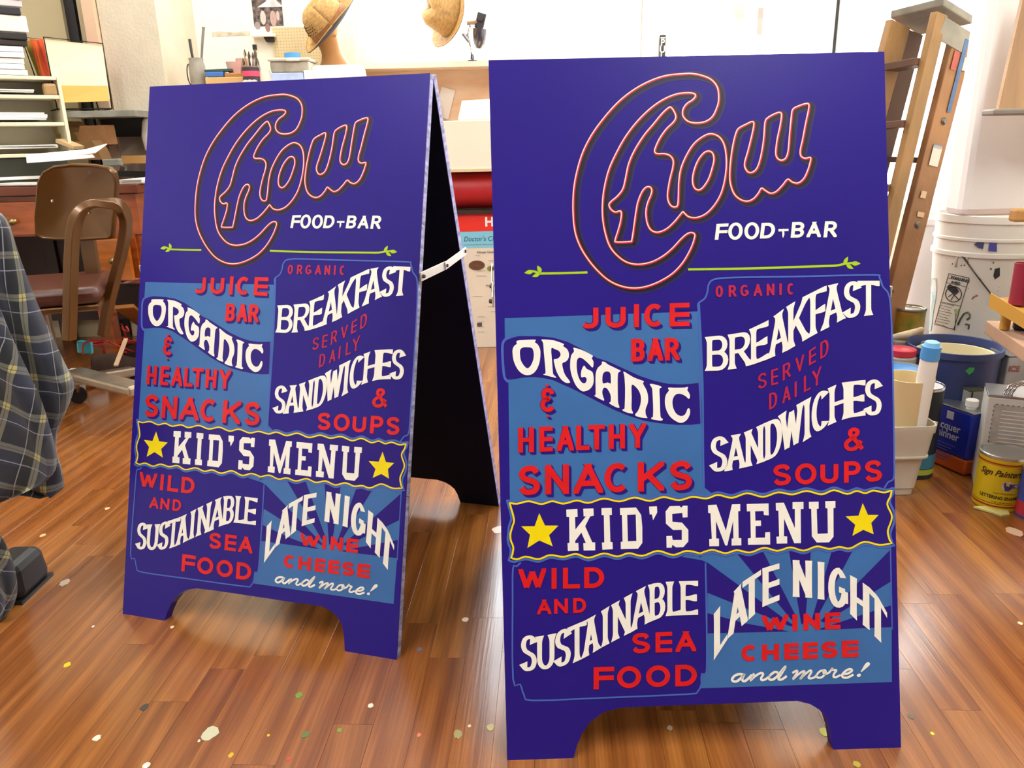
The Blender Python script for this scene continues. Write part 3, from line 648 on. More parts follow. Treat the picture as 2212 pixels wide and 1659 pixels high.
# ------------------------------------------------------------------ floor of strip planks
PLK=bpy.data.materials.new('oak_plank'); PLK.use_nodes=True; n=PLK.node_tree; b=n.nodes['Principled BSDF']
oi=n.nodes.new('ShaderNodeObjectInfo'); tc=n.nodes.new('ShaderNodeTexCoord'); geo=n.nodes.new('ShaderNodeNewGeometry')
va=n.nodes.new('ShaderNodeVectorMath'); va.operation='SCALE'; va.inputs['Scale'].default_value=37.0
cmb=n.nodes.new('ShaderNodeCombineXYZ'); n.links.new(oi.outputs['Random'],cmb.inputs[0]); n.links.new(oi.outputs['Random'],cmb.inputs[2]); n.links.new(cmb.outputs[0],va.inputs[0])
ad=n.nodes.new('ShaderNodeVectorMath'); ad.operation='ADD'; n.links.new(tc.outputs['Object'],ad.inputs[0]); n.links.new(va.outputs[0],ad.inputs[1])
mp=n.nodes.new('ShaderNodeMapping'); mp.inputs['Scale'].default_value=(11,1.1,1); n.links.new(ad.outputs[0],mp.inputs[0])
n1=n.nodes.new('ShaderNodeTexNoise'); n1.inputs['Scale'].default_value=2.2; n1.inputs['Detail'].default_value=3; n1.inputs['Distortion'].default_value=1.2
n.links.new(mp.outputs[0],n1.inputs[0])
wv=n.nodes.new('ShaderNodeTexWave'); wv.wave_type='BANDS'; wv.bands_direction='X'; wv.inputs['Scale'].default_value=.55; wv.inputs['Distortion'].default_value=14; wv.inputs['Detail'].default_value=3; wv.inputs['Detail Scale'].default_value=.6
n.links.new(mp.outputs[0],wv.inputs[0])
mp2=n.nodes.new('ShaderNodeMapping'); mp2.inputs['Scale'].default_value=(260,6,1); n.links.new(ad.outputs[0],mp2.inputs[0])
n2=n.nodes.new('ShaderNodeTexNoise'); n2.inputs['Scale'].default_value=1.0; n2.inputs['Detail'].default_value=3; n.links.new(mp2.outputs[0],n2.inputs[0])
r1=n.nodes.new('ShaderNodeValToRGB'); e=r1.color_ramp.elements
e[0].position=.15; e[0].color=lin('704019'); e[1].position=.9; e[1].color=lin('a06731')
x=r1.color_ramp.elements.new(.5); x.color=lin('8a5424')
mx=n.nodes.new('ShaderNodeMix'); mx.data_type='FLOAT'; mx.inputs[0].default_value=.35; n.links.new(n1.outputs[0],mx.inputs[2]); n.links.new(wv.outputs['Fac'],mx.inputs[3])
n.links.new(mx.outputs[0],r1.inputs[0])
hs=n.nodes.new('ShaderNodeHueSaturation'); n.links.new(r1.outputs[0],hs.inputs['Color'])
mr=n.nodes.new('ShaderNodeMapRange'); mr.inputs['To Min'].default_value=.88; mr.inputs['To Max'].default_value=1.06; n.links.new(oi.outputs['Random'],mr.inputs['Value'])
m2=n.nodes.new('ShaderNodeMath'); m2.operation='MULTIPLY'; mr2=n.nodes.new('ShaderNodeMapRange'); mr2.inputs['From Min'].default_value=.3; mr2.inputs['From Max'].default_value=.7; mr2.inputs['To Min'].default_value=.80; mr2.inputs['To Max'].default_value=1.16
n.links.new(n2.outputs[0],mr2.inputs['Value']); n.links.new(mr.outputs[0],m2.inputs[0]); n.links.new(mr2.outputs[0],m2.inputs[1]); n.links.new(m2.outputs[0],hs.inputs['Value'])
mr3=n.nodes.new('ShaderNodeMapRange'); mr3.inputs['To Min'].default_value=.494; mr3.inputs['To Max'].default_value=.502; n.links.new(oi.outputs['Random'],mr3.inputs['Value']); n.links.new(mr3.outputs[0],hs.inputs['Hue'])
hs.inputs['Saturation'].default_value=1.0
n.links.new(hs.outputs[0],b.inputs['Base Color'])
n3=n.nodes.new('ShaderNodeTexNoise'); n3.inputs['Scale'].default_value=3; n.links.new(geo.outputs['Position'],n3.inputs[0])
mr4=n.nodes.new('ShaderNodeMapRange'); mr4.inputs['To Min'].default_value=.17; mr4.inputs['To Max'].default_value=.30; n.links.new(n3.outputs[0],mr4.inputs['Value']); n.links.new(mr4.outputs[0],b.inputs['Roughness'])
b.inputs['Specular IOR Level'].default_value=.9; b.inputs['Coat Weight'].default_value=.3; b.inputs['Coat Roughness'].default_value=.16
bp=n.nodes.new('ShaderNodeBump'); bp.inputs['Strength'].default_value=.06; bp.inputs['Distance'].default_value=.003; n.links.new(n2.outputs[0],bp.inputs['Height']); n.links.new(bp.outputs[0],b.inputs['Normal'])
flo=MB().box((0,1.0,-.0225),(5.5,7.3,.025)).build('floor',mat('subfloor','3a2412',.8)); struct(flo)
PW=.0665; ang=-math.radians(3.2)
lens=[.46,.58,.66,.74]
pm=[]
for L in lens:
    m_=MB().box((0,0,-.005),(PW-.0003,L-.0004,.01)); o_=m_.build('plank',PLK); bb=bmesh.new(); bb.from_mesh(o_.data)
    bmesh.ops.bevel(bb,geom=[e for e in bb.edges if all(v.co.z>-.001 for v in e.verts)],offset=.00012,segments=1,affect='EDGES'); bb.to_mesh(o_.data); bb.free()
    pm.append(o_.data); bpy.data.objects.remove(o_)
rnd=random.Random(3); cand=[]
ca,sa=math.cos(ang),math.sin(ang)
for i in range(-41,42):
    v=-2.7+rnd.uniform(-.4,0)
    while v<4.6:
        k=rnd.randrange(4); L=lens[k]; u=i*PW; vc=v+L/2
        X=ca*u-sa*vc; Yw=sa*u+ca*vc
        if abs(X)<2.7 and -2.5<Yw<4.45: cand.append((X,Yw,k))
        v+=L
def vis(X,Y):
    d=Vector((X,Y,0))-CAM; z=d.dot(fwd)
    if z<.2: return -1
    px=IW/2+FPX*d.dot(cright)/z; py=IH/2-FPX*d.dot(cup)/z
    return z if (-60<px<IW+60 and py<IH+220) else -1
near=sorted([(vis(x,y),x,y,k) for x,y,k in cand if vis(x,y)>0])[:298]
keep=set((x,y) for _,x,y,k in near)
for _,x,y,k in near:
    o=bpy.data.objects.new('plank',pm[k]); COL.objects.link(o); o.parent=flo; o.location=(x,y,0); o.rotation_euler=(0,0,ang)
far=MB()
for x,y,k in cand:
    if (x,y) not in keep:
        far.box((x,y,-.005),(PW-.0007,lens[k]-.0008,.01),M=Rz(ang))
o=far.build('plank_field',PLK,flo); o['kind']='stuff'
# paint drips and scuffs dried on the floor
drip=[(455,1583,17,'b7b597'),(1060,1571,9,'ccc48e'),(209,1594,8,'e2c9b4'),(801,1524,6,'e8cdb8'),(312,1527,9,'3d3a2c'),(315,1654,8,'e8d4c0'),(145,1436,7,'c9b418'),(1014,1568,4,'dcc6a4'),(989,1585,11,'948a5a'),(646,1501,8,'6f8a38'),(733,1577,5,'6f8a38'),(660,1587,9,'5d6b3c'),(201,1353,3,'e8d4c0'),(372,1354,4,'e4c8ae'),(499,1631,6,'d8a018'),(906,1403,6,'6a5a6a'),(1077,1144,14,'e6cabc'),(1005,1338,7,'f0d8c8'),(232,1098,5,'e0b090'),(92,1156,6,'d6a078'),(1968,1547,7,'6a5a4c'),(2014,1584,4,'d8d020'),(1783,1581,12,'c4c42c'),(1850,1650,8,'a89a38'),(2192,1148,16,'c8a88c'),(1447,1572,6,'b8a08c'),(580,1588,3,'e0b020'),(624,1639,4,'d84030'),(905,1587,5,'d07058'),(2204,1346,5,'e0c098'),(430,1600,3,'e8d4c0'),(140,1258,11,'b4a08c')]
for i,(px,py,r,c) in enumerate(drip):
    p=floor_at(px,py,.0006); q=floor_at(px+r,py,.0006); rr=(q-p).length
    rn=random.Random(i); k=14
    pts=[(math.cos(2*math.pi*j/k)*rr*rn.uniform(.75,1.15),math.sin(2*math.pi*j/k)*rr*rn.uniform(.75,1.2)*1.25) for j in range(k)]
    mb=MB().prism(pts,.0005,T(p.x,p.y,.0001)); mb.build('paint_drip',mat('drip_'+c,c,.45),flo)
# ------------------------------------------------------------------ room shell
WALL=mat('painted_plaster','ece8dc',.75,var=.04,scale=3,bump=.12,bscale=18)
WALLB=mat('white_plaster_back','f3efe2',.8,var=.03,scale=3,bump=.15,bscale=25)
CREAM=mat('cream_gloss_paint','cdc09c',.5,var=.04,scale=4)
FRAME=mat('white_window_frame','e9e6de',.45)
GAP=mat('dark_rubber_gasket','2a2a2e',.6)
BY=4.2
x_a=at(765,60,BY).x; x_b=at(1388,60,BY).x; x_c=at(1421,60,BY).x; x_d=at(1814,60,BY).x; x_e=at(1858,60,BY).x; x_f=2.55
SILL=1.27
bw=MB()
bw.box(((-2.75+x_a)/2,BY+.08,1.5),(x_a+2.75,.16,3)); bw.box(((x_a+x_b)/2,BY+.08,SILL/2),(x_b-x_a,.16,SILL)); bw.box(((x_a+2.75)/2,BY+.08,2.88),(2.75-x_a,.16,.24))
bw.box(((x_e+2.75)/2,BY+.08,.25),(2.75-x_e,.16,.5)); bw.box(((x_f+2.75)/2,BY+.08,1.63),(2.75-x_f,.16,2.26))
struct(bw.build('wall_back',WALLB))
struct(MB().box((-2.83,.85,1.5),(.16,6.9,3)).build('wall_left',WALL)); struct(MB().box((2.83,.85,1.5),(.16,6.9,3)).build('wall_right',WALL))
struct(MB().box((0,-2.6,1.5),(5.5,.16,3)).build('wall_front',mat('dark_bounce_cut_wall','4a3e34',.7))); struct(MB().box((0,.85,3.05),(5.8,7.1,.1)).build('ceiling',mat('ceiling_paint','efece4',.85)))  # unseen wall behind the camera, made dark to cut bounce onto the boards
# glass
GLASS=bpy.data.materials.new('window_glass'); GLASS.use_nodes=True; g=GLASS.node_tree; g.nodes.clear()
go=g.nodes.new('ShaderNodeOutputMaterial'); gm=g.nodes.new('ShaderNodeMixShader'); gt=g.nodes.new('ShaderNodeBsdfTransparent'); gg=g.nodes.new('ShaderNodeBsdfGlossy'); gg.inputs['Roughness'].default_value=.02
gm.inputs[0].default_value=.05; g.links.new(gt.outputs[0],gm.inputs[1]); g.links.new(gg.outputs[0],gm.inputs[2]); g.links.new(gm.outputs[0],go.inputs[0])
def window(name,x0,x1,z0,z1,fw=.045):
    o=bpy.data.objects.new(name,None); COL.objects.link(o); o.location=((x0+x1)/2,BY+.08,z0); struct(o)
    W=x1-x0; H=z1-z0; f=MB()
    f.box((-W/2+fw/2,0,H/2),(fw,.1,H)); f.box((W/2-fw/2,0,H/2),(fw,.1,H)); f.box((0,0,fw/2),(W-2*fw,.1,fw)); f.box((0,0,H-fw/2),(W-2*fw,.1,fw))
    f.build('window_frame',FRAME,o)
    MB().box((0,.01,H/2),(W-2*fw,.006,H-2*fw)).build('pane',GLASS,o); return o
window('window_1',x_a,x_b,SILL,2.76)
window('window_2',x_e,x_f,.5,2.76)
trim=struct(MB().box(((x_b+x_c)/2,BY+.06,1.38),(x_c-x_b-.002,.2,2.76)).build('trim_1',FRAME)); struct(MB().box(((x_d+x_e)/2,BY+.06,1.38),(x_e-x_d-.002,.2,2.76)).build('trim_2',FRAME))
door=bpy.data.objects.new('door_1',None); COL.objects.link(door); door.location=((x_c+x_d)/2,BY+.06,0); struct(door)
W=x_d-x_c; fr=MB()
for s in (-1,1): fr.box((s*(W/2-.035),0,1.22),(.045,.05,2.4))
fr.box((0,0,.12),(W-.115,.05,.2)); fr.box((0,0,2.38),(W-.115,.05,.08)); fr.build('door_frame',FRAME,door)
gk=MB()
for s in (-1,1): gk.box((s*(W/2-.006),-.02,1.22),(.010,.02,2.44))
gk.build('door_gasket',GAP,door)
MB().box((0,0,1.28),(W-.115,.008,2.12)).build('pane',GLASS,door)
struct(MB().box(((x_c+x_d)/2,BY+.06,2.60),(W,.1,.33)).build('trim_3',FRAME))
# PULL sign
px0,py0,px1,py1=1425,76,1437,118
c,s=pb(px0,py0,px1,py1+14,BY+.02,.004)
pl=MB().box(c,(s[0],.003,s[2])).build('pull_sign',mat('sign_black','2c2c30',.5)); tag(pl,'narrow black vertical PULL sign stuck on the glass door','sign')
fr_=MB(); 
fr_.box((c[0],c[1]-.003,c[2]+s[2]/2-.012),(s[0]*.8,.001,.006))
fr_.build('sign_line',FRAME,pl)
for i,ch in enumerate('PULL'):
    text_mesh('lettering',ch,.044,mat('sign_white','f4f4f4',.5),pl,T(c[0],c[1]-.0025,c[2]+s[2]/2-.035-.031*i)@STAND,sx=.9,bold=.0012)
# faint posters stuck outside on the door glass
for i,(a,b_,c_,d_,cc) in enumerate([(1585,8,1608,68,'e8c8c4'),(1622,22,1632,66,'ead6d0'),(1636,16,1648,76,'d8a8a0')]):
    c,s=pb(a,b_,c_,d_,BY+.075,.002); o=MB().box(c,s).build('door_flyer',mat('flyer_'+str(i),cc,.8)); tag(o,['wide pale pink flyer on the glass door, leftmost','narrow pale flyer in the middle of the glass door','narrow dark pink flyer on the glass door, rightmost'][i],'flyer')
# street outside
o=MB().box((0,8.0,-.2),(14,7.4,.1)).build('sidewalk',mat('concrete','c9c6bf',.85,var=.1,scale=5)); struct(o)
# plywood panel under the big window
c=((x_a+x_b)/2-.0,BY-.012,.985); pan=MB().box(c,(x_b-x_a+.04,.018,.56)).build('plywood_sheet',mat('peach_plywood','f0d8bc',.6,var=.12,scale=4,stretch=(1,1,4),col2='e4bf98')); tag(pan,'pale peach plywood panel under the bright window','plywood')
c,s=pb(946,190,976,255,BY-.03,.002); o=MB().box(c,s,M=Matrix.Rotation(.3,3,'Y')).build('paper_note',mat('white_paper','f6f4ee',.8)); tag(o,'white paper note taped on the peach plywood panel','paper')
# recess wall end on the left: cream pillar
Yp=3.75
def px_x(px,py,Y): return at(px,py,Y).x
xl=px_x(232,150,Yp); xr=px_x(357,170,Yp)
struct(MB().box(((xl+xr)/2,(Yp+BY)/2,1.9),(xr-xl,BY-Yp-.001,2.2)).build('wall_pillar',mat('cream_wall','d6cfba',.7,var=.05,scale=12,bump=.2,bscale=80)))
struct(MB().box((xl-.03,Yp-.012,1.9),(.05,.03,2.2)).build('trim_4',mat('pinkish_trim','dcc0a4',.5)))
# cream door panels further left
d2=bpy.data.objects.new('door_2',None); COL.objects.link(d2); d2.location=(0,3.9,0); struct(d2)
DX=px_x(150,60,3.9); Mdr=mat('beige_door_paint','c2b592',.55,var=.04,scale=5)
MB().box(((-2.75+DX-.02)/2,.02,1.45),(DX-.02+2.75,.04,2.9)).build('door_leaf',Mdr,d2)
MB().box(((DX+.025+xl)/2,.02,1.45),(xl-DX-.025-.05,.04,2.9)).build('door_leaf',mat('beige_door_paint2','c8bc9a',.55),d2)
MB().box((DX+.002,.035,1.45),(.045,.02,2.9)).build('door_gap',GAP,d2)
xs=px_x(195,60,3.88); MB().box((xs,-.008,1.45),(.012,.016,2.9)).build('door_moulding',CREAM,d2)
# ------------------------------------------------------------------ left side: desk, chair, papers, shirt
BRWN=mat('orange_varnished_wood','a04c14',.35,var=.35,scale=3,stretch=(2,2,14),coat=.3)
BRWN2=mat('light_orange_wood','b8681c',.35,var=.3,scale=3,stretch=(2,2,12),coat=.3)
DARKW=mat('dark_brown_wood','35180e',.5,var=.2,scale=6)
WPAP=mat('white_paper','f6f4ee',.8); CARD=mat('kraft_cardboard','a98155',.8,var=.08,scale=6); BRASS=mat('dull_brass','8c7a50',.35,.9)
KRAFT=mat('kraft_envelope','a5824e',.8,var=.1,scale=7); BLK=mat('black_plastic','141416',.45); GRYM=mat('grey_painted_metal','8c8c82',.5,.2,var=.2,scale=20)
DY=3.25
def X(px,py,Y): return at(px,py,Y).x
def Zz(px,py,Y): return at(px,py,Y).z
dz=.775; dxl=-2.72; dxr=X(300,400,DY)
desk=thing('wooden_desk',(0,DY,0),'orange varnished wooden desk behind the brown metal chair','desk')
MB().box(((dxl+dxr)/2,.34,dz-.018),(dxr-dxl,.72,.036)).build('desk_top',mat('desk_top_varnish','6b3016',.35,var=.2,scale=4),desk,bevel=.004)
MB().box(((dxl+dxr)/2,.33,dz-.12),(dxr-dxl-.06,.62,.16)).build('apron',BRWN,desk)
zb0=dz-.2
dr=MB().box((X(40,460,DY),-.012,dz-.125),(.34,.022,.13)).build('drawer',BRWN,desk,bevel=.003)
k=MB(); k.lathe([(.012,0),(.006,.008),(.014,.02),(.01,.03),(0.001,.034)],M=Matrix.Rotation(math.pi/2,3,'X'),n=14); kn=k.build('knob',BRASS,dr,smooth=50); kn.location=(X(30,490,DY)+.02,-.022,dz-.135)
# right pedestal
pl_,pr_=X(185,560,DY),X(300,560,DY)
MB().box(((pl_+pr_)/2,.33,dz-.30),(pr_-pl_-.02,.62,.21)).build('pedestal',BRWN,desk,bevel=.003)
dr=MB().box(((pl_+pr_)/2,-.012,dz-.30),(pr_-pl_-.05,.022,.17)).build('drawer',BRWN2,desk,bevel=.003); kn2=kn.copy(); COL.objects.link(kn2); kn2.parent=dr; kn2.location=((pl_+pr_)/2+.02,-.022,dz-.30)
for x in (dxr-.04,pl_+.02,dxl+.5):
    for y in (.06,.6): MB().box((x,y,(dz-.2)/2),(.055,.055,dz-.2),taper=1.0).build('leg',BRWN if x>-2 else DARKW,desk,bevel=.003)
MB().box(((dxl+pl_)/2+.1,.6,.35),(pl_-dxl-.2,.02,.5)).build('modesty_panel',DARKW,desk)
# papers along the desk edge
def paper_stack(name,c,s,n,label,cat,m=WPAP,jit=.01,group=None,rz=0):
    r=thing(name,(c[0],c[1],c[2]),label,cat,rz,group); rn=random.Random(name+str(c[0]))
    for i in range(n):
        MB().box((rn.uniform(-jit,jit),rn.uniform(-jit,jit),s[2]*(i+.5)/n),(s[0],s[1],s[2]/n*.86),M=Rz(rn.uniform(-.06,.06))).build('sheet',m,r)
    return r
paper_stack('paper_stack',(X(60,385,DY+.05)-.05,DY+.035,dz+.001),(.42,.07,.014),3,'flat white papers along the front edge of the desk, left of the chair','paper')
paper_stack('paper_stack',(X(285,365,DY+.05),DY+.14,dz+.001),(.1,.26,.016),3,'short white paper pile at the right front corner of the desk','paper')
# cream pigeonhole organizer
Yo=DY+.10; xr_=X(112,250,Yo); zt=Zz(60,162,Yo); zbm=Zz(60,338,Yo)
oz=zbm
OA=.70; ORX=xr_; Yo0=DY+.20; org=thing('letter_organizer',(ORX,Yo0,oz),'cream painted open letter organizer with shelves on the desk','organizer',OA)
xr_=0.0; OW=-.50
def orl(x,y,z=0): return Vector((ORX+x*math.cos(OA)-y*math.sin(OA),Yo0+x*math.sin(OA)+y*math.cos(OA),z))
CRM=mat('cream_cabinet_paint','e6dfc4',.5,var=.03,scale=5)
MB().box((xr_,.10,(zt-oz)/2),(.014,.20,zt-oz)).build('side_panel',CRM,org,bevel=.002); MB().box((OW,.10,(zt-oz)/2),(.014,.20,zt-oz)).build('side_panel',CRM,org,bevel=.002)
MB().box((OW/2,.196,(zt-oz)/2),(-OW-.014,.008,zt-oz)).build('back_panel',CRM,org)
for py in (166,208,268,336):
    z=Zz(60,py,Yo)-oz; MB().box((OW/2,.096,z),(-OW-.015,.19,.014)).build('shelf',CRM,org,bevel=.002)
MB().box((xr_-.035,.02,Zz(60,180,Yo)-oz-.02),(.05,.035,.05)).build('corner_block',mat('tan_block','a8885a',.6),org,bevel=.01)
for i,(py,h,n) in enumerate(((204,.012,2),(264,.03,4),(326,.014,3))):
    paper_stack('letter_pile',tuple(orl(-.24+.03*(i-1),.09,Zz(60,py,Yo)+.0095)),(.34,.15,h),n,rz=OA,label=['thin pile of letters on the upper organizer shelf','thick pile of letters on the middle organizer shelf','loose letters on the bottom organizer shelf'][i],cat='letters',jit=.012)
MB_=MB().box((X(50,355,DY+.02),DY+.06,dz+.05),(.22,.03,.05)); 
# white sheet and tray in front of the organizer
o=MB().sheet([[at(58,352,DY-.02),at(130,347,DY-.02),at(205,340,DY-.01)],[at(56,334,DY+.06),at(130,328,DY+.08),at(190,322,DY+.12)]]).build('white_sheet',WPAP,solid=.0016); 
tag(o,'large white sheet lying raised in front of the organizer','paper')
tr_=thing('letter_tray',tuple(orl(-.25,.11,dz+.001)),'low dark letter tray with white rim under the large white sheet','tray',OA)
MB().box((0,0,(oz-dz)/2-.001),(.46,.20,oz-dz-.006)).build('tray_body',mat('dark_green_tray','2a2c20',.6),tr_,bevel=.003); MB().box((0,-.103,.03),(.46,.006,.012)).build('rim',WPAP,tr_)
# grey metal riser shelf
xs0,xs1=X(108,243,DY+.1),X(262,243,DY+.1); zs=Zz(180,236,DY+.1)
ris=thing('metal_riser_shelf',(0,DY+.1,dz+.001),'grey metal riser shelf standing on the desk beside the organizer','shelf')
MB().box(((xs0+xs1)/2,.26,zs-dz-.015),(xs1-xs0,.28,.026)).build('shelf_board',GRYM,ris,bevel=.002)
for x in (xs0+.02,xs1-.05):
    MB().box((x,.37,(zs-dz-.03)/2),(.024,.04,zs-dz-.03)).build('leg',GRYM,ris)
MB().box((xs0+.14,.355,zs-dz-.068),(.22,.03,.075)).build('dark_lip',BLK,ris)
# wire file rack with folders and a manila envelope
rk=thing('wire_file_rack',((xs0+xs1)/2,DY+.35,zs),'black wire file rack holding coloured folders on the metal riser','file rack')
org_=Vector(rk.location)
TL,TR_,BR_,BL_=at(94,80,DY+.27),at(222,94,DY+.33),at(240,222,DY+.27),at(122,226,DY+.225)
sv=(at(46,78,DY+.47)-at(94,78,DY+.27)); sb=(at(98,220,DY+.42)-at(122,226,DY+.225))
WIRE=mat('black_wire','26221e',.4,.6)
wr=MB()
low=Vector((0,0,-.0)); zf=zs+.004
def L_(v): return v-org_
a0,a1=BL_.copy(),BR_.copy(); a0.z=a1.z=zf+.004
b0,b1=a0+sb,a1+sb; b0.z=b1.z=zf+.004
wr.tube([L_(a0),L_(a1)],.003,6); wr.tube([L_(b0),L_(b1)],.003,6); wr.tube([L_(a0),L_(b0)],.003,6); wr.tube([L_(a1),L_(b1)],.003,6)
for t in (0,1):
    A=(TL if t==0 else TL+sv); B=(TR_ if t==0 else TR_+sv)
    wr.tube([L_((a0,b0)[t]),L_(A),L_(B),L_((a1,b1)[t])],.0028,6)
wr.build('wire_frame',WIRE,rk,smooth=True)
cols=['f3e3c2','d0441c','d8541a','c03a1a','d86420','cc5a1c','b85a20','a8701c','8c7c1c','7c7a1a']
env=None
for i,cx_ in enumerate(cols):
    t=(i+.3)/len(cols); o1=sv*t; o2=sb*t
    A,B,C_,D_=TL+o1,TR_+o1,BR_+o2,BL_+o2
    dn=Vector((0,0,-.012)); lift=Vector((0,0,.012))
    j=random.Random(i).uniform(-.006,.006)
    g=[[D_+lift,C_+lift],[A.lerp(D_,.5)+Vector((.01*math.sin(i),0,0)),B.lerp(C_,.5)],[A+dn+Vector((0,0,j)),B+dn+Vector((0,0,j))]]
    f_=MB().sheet(g).build('folder' if i else 'manila_folder',mat('folder_'+cx_,cx_,.7),None,solid=.006)
    tag(f_,(['cream manila envelope at the front of the wire rack','bright red folder just behind the manila envelope','second orange red folder behind the envelope','third dark red folder in the wire rack','fourth orange folder in the wire rack','fifth orange folder in the wire rack','sixth burnt orange folder in the wire rack','brown ochre folder near the back of the wire rack','olive folder second from the back of the wire rack','olive green folder at the back of the wire rack'][i]),'folder',group='folders in the wire rack')
g=[[BL_+Vector((.01,-.012,.006)),BR_+Vector((0,-.012,.006))],[BL_.lerp(TL,.28)+Vector((.01,-.014,0)),BR_.lerp(TR_,.28)+Vector((0,-.014,0))]]
f_=MB().sheet(g).build('envelope',mat('golden_manila','deb25e',.7),None,solid=.004); tag(f_,'golden yellow envelope showing below the cream manila envelope','envelope')
# kraft bags and envelopes under the riser
bags=[([(115,262),(150,262),(172,275),(118,282)],'flat kraft envelope, topmost under the metal riser'),([(112,275),(155,276),(176,289),(118,289)],'second kraft envelope under the metal riser'),
      ([(120,290),(160,286),(170,300),(165,318),(125,310)],'folded kraft bag in the middle under the riser'),([(172,272),(224,270),(233,312),(190,320),(168,300)],'wide brown paper bag at the right under the riser'),
      ([(160,306),(198,303),(212,325),(220,345),(165,345)],'crumpled brown paper bag in front under the riser'),([(120,300),(160,316),(158,322),(120,308)],'pale kraft envelope end curving down under the riser')]
for i,(q,lb) in enumerate(bags):
    Yb=DY+.34-.030*i; front=[at(x,y,Yb) for x,y in q]; back=[p+Vector((.03,.028,.0)) for p in front]; n_=len(q)
    mb=MB().add(front+back,[tuple(range(n_)),tuple(range(2*n_-1,n_-1,-1))]+[(j,j+n_,(j+1)%n_+n_,(j+1)%n_) for j in range(n_)])
    o=mb.build('kraft_bag',mat('kraft_%d'%i,['b08c5c','c0a070','9c8046','8c6238','7e5c34','c4a87c'][i],.8,var=.15,scale=14)); tag(o,lb,'paper bag',group='kraft bags under the riser')
o=MB().sheet([[at(165,336,DY+.03),at(205,330,DY+.03)],[at(190,322,DY+.1),at(231,311,DY+.12)]]).build('magazine',mat('pale_magazine','e0d2d0',.5),solid=.004); tag(o,'pale magazine tilted up at the right end of the desk papers','magazine')
# bar clamp and wood block at the desk's right end
cl=thing('bar_clamp',(X(230,375,DY),DY-.01,dz+.03),'dark metal bar sticking out over the right end of the desk','clamp')
q0,q1=at(255,375,DY-.02)-cl.location,at(316,376,DY-.02)-cl.location
MB().bar(q0,q1,.02,.022).build('bar',mat('dark_iron','24221f',.45,.7),cl); q2=at(225,352,DY)-cl.location; q3=at(262,350,DY)-cl.location
MB().bar(q2,q3,.03,.028).build('head',mat('grey_green_metal','7d8078',.5,.3),cl,bevel=.004)
MB().bar(at(268,360,DY)-cl.location,at(262,378,DY)-cl.location,.018,.018).build('jaw',DARKW,cl)
sd=MB(); c,s=pb(262,336,318,353,DY+.32,.12); o=sd.box(c,s).build('wood_ledge',mat('yellow_pine','b98a4c',.6,var=.2,scale=5)); tag(o,'short yellow wooden ledge at the foot of the cream pillar','ledge')
c=at(312,325,DY+.38); o=MB().lathe([(.02,-.02),(.055,0),(.062,.06),(.05,.12),(.03,.15),(.001,.16)],c=(c.x+.055,c.y+.02,Zz(290,336,DY+.32)+.02)).build('white_jug',mat('white_glaze','eeebe2',.3),smooth=50); tag(o,'rounded white jug half hidden behind the left edge of the left sign','jug')
# stacks of papers, box on upper shelf at the top left corner
sh=MB(); Yq=DY+.02
o=paper_stack('paper_pile',tuple(orl(-.22,.10,zt+.001)),(.22,.17,.11),5,'sloping pile of white drawings on top of the cream organizer','paper',jit=.008,rz=OA)
bx=[(0,95,50,118,'3a3230','dark brown flat case on the paper pile','case'),(0,82,46,97,'2a2624','black ring binder under the cream carton','binder')]
zz=zt+.112
for i,(dh,w_,cc,lb,ct) in enumerate([(.022,.30,'2a1e1c','dark brown flat case lying on the paper pile at the top left','case'),(.028,.27,'221f1e','black ring binder lying on the dark case at the top left','binder'),(.062,.30,'efe9da','cream carton in the stack at the top left corner','carton'),(.03,.26,'26242c','dark blue black box on the cream carton at the top left','box'),(.026,.24,'cfc6ca','pile of pale magazines at the top of the left stack','magazines'),(.06,.2,'e8e4e0','white book topmost of the left stack','book')]):
    o=MB().box(orl(-.085-w_/2+.006*(i%3),.10,zz+dh/2),(w_,.17,dh-.001),M=Rz(OA+.03*(-1)**i)).build(lb.split()[-1] if 0 else {'case':'flat_case','binder':'ring_binder','carton':'carton','box':'dark_box','magazines':'magazine_pile','book':'book'}[ct],mat('stack_'+cc,cc,.6),bevel=.004); tag(o,lb,ct); zz+=dh
# ---------------------------------------------------------------- brown metal office chair
BMET=mat('brown_enamel_metal','5d3c16',.32,.35,var=.12,scale=5,coat=.2); VIN=mat('brown_vinyl','4a2418',.42,var=.1,scale=10,bump=.1,bscale=60); GREYM=mat('worn_aluminium','8e8478',.35,.8,var=.2,scale=14)
ch=thing('office_chair',(-1.52,2.78,0),'brown enamelled metal office chair with vinyl seat in front of the desk','chair'); CO=Vector(ch.location)
def cl_(px,py,Y): return at(px,py,Y)-CO
Yb=2.86
poly=[(80,420),(82,392),(92,370),(112,358),(150,353),(200,354),(240,360),(254,372),(258,395),(255,440),(250,480),(246,512),(238,517),(180,521),(120,520),(92,516),(80,508),(78,470)]
P3=[cl_(x,y,Yb) for x,y in poly]
cx_=sum(p.x for p in P3)/len(P3)
def curv(p,off): return Vector((p.x,p.y+off-.35*(p.x-cx_)**2*2,p.z))
fr_=[curv(p,0) for p in P3]; bk=[curv(p,.026) for p in P3]; n_=len(P3)
cen=Vector((cx_,curv(Vector((cx_,P3[0].y,0)),-.004).y,sum(p.z for p in P3)/n_))
mb=MB()
rings=[]
for t,yo in ((1,.013),(.985,.002),(.95,-.002),(.9,.003)): rings.append([cen.lerp(p,t)+Vector((0,yo,0)) for p in fr_])
vs=[p for r in rings for p in r]+[Vector((cen.x,cen.y+.006,cen.z))]
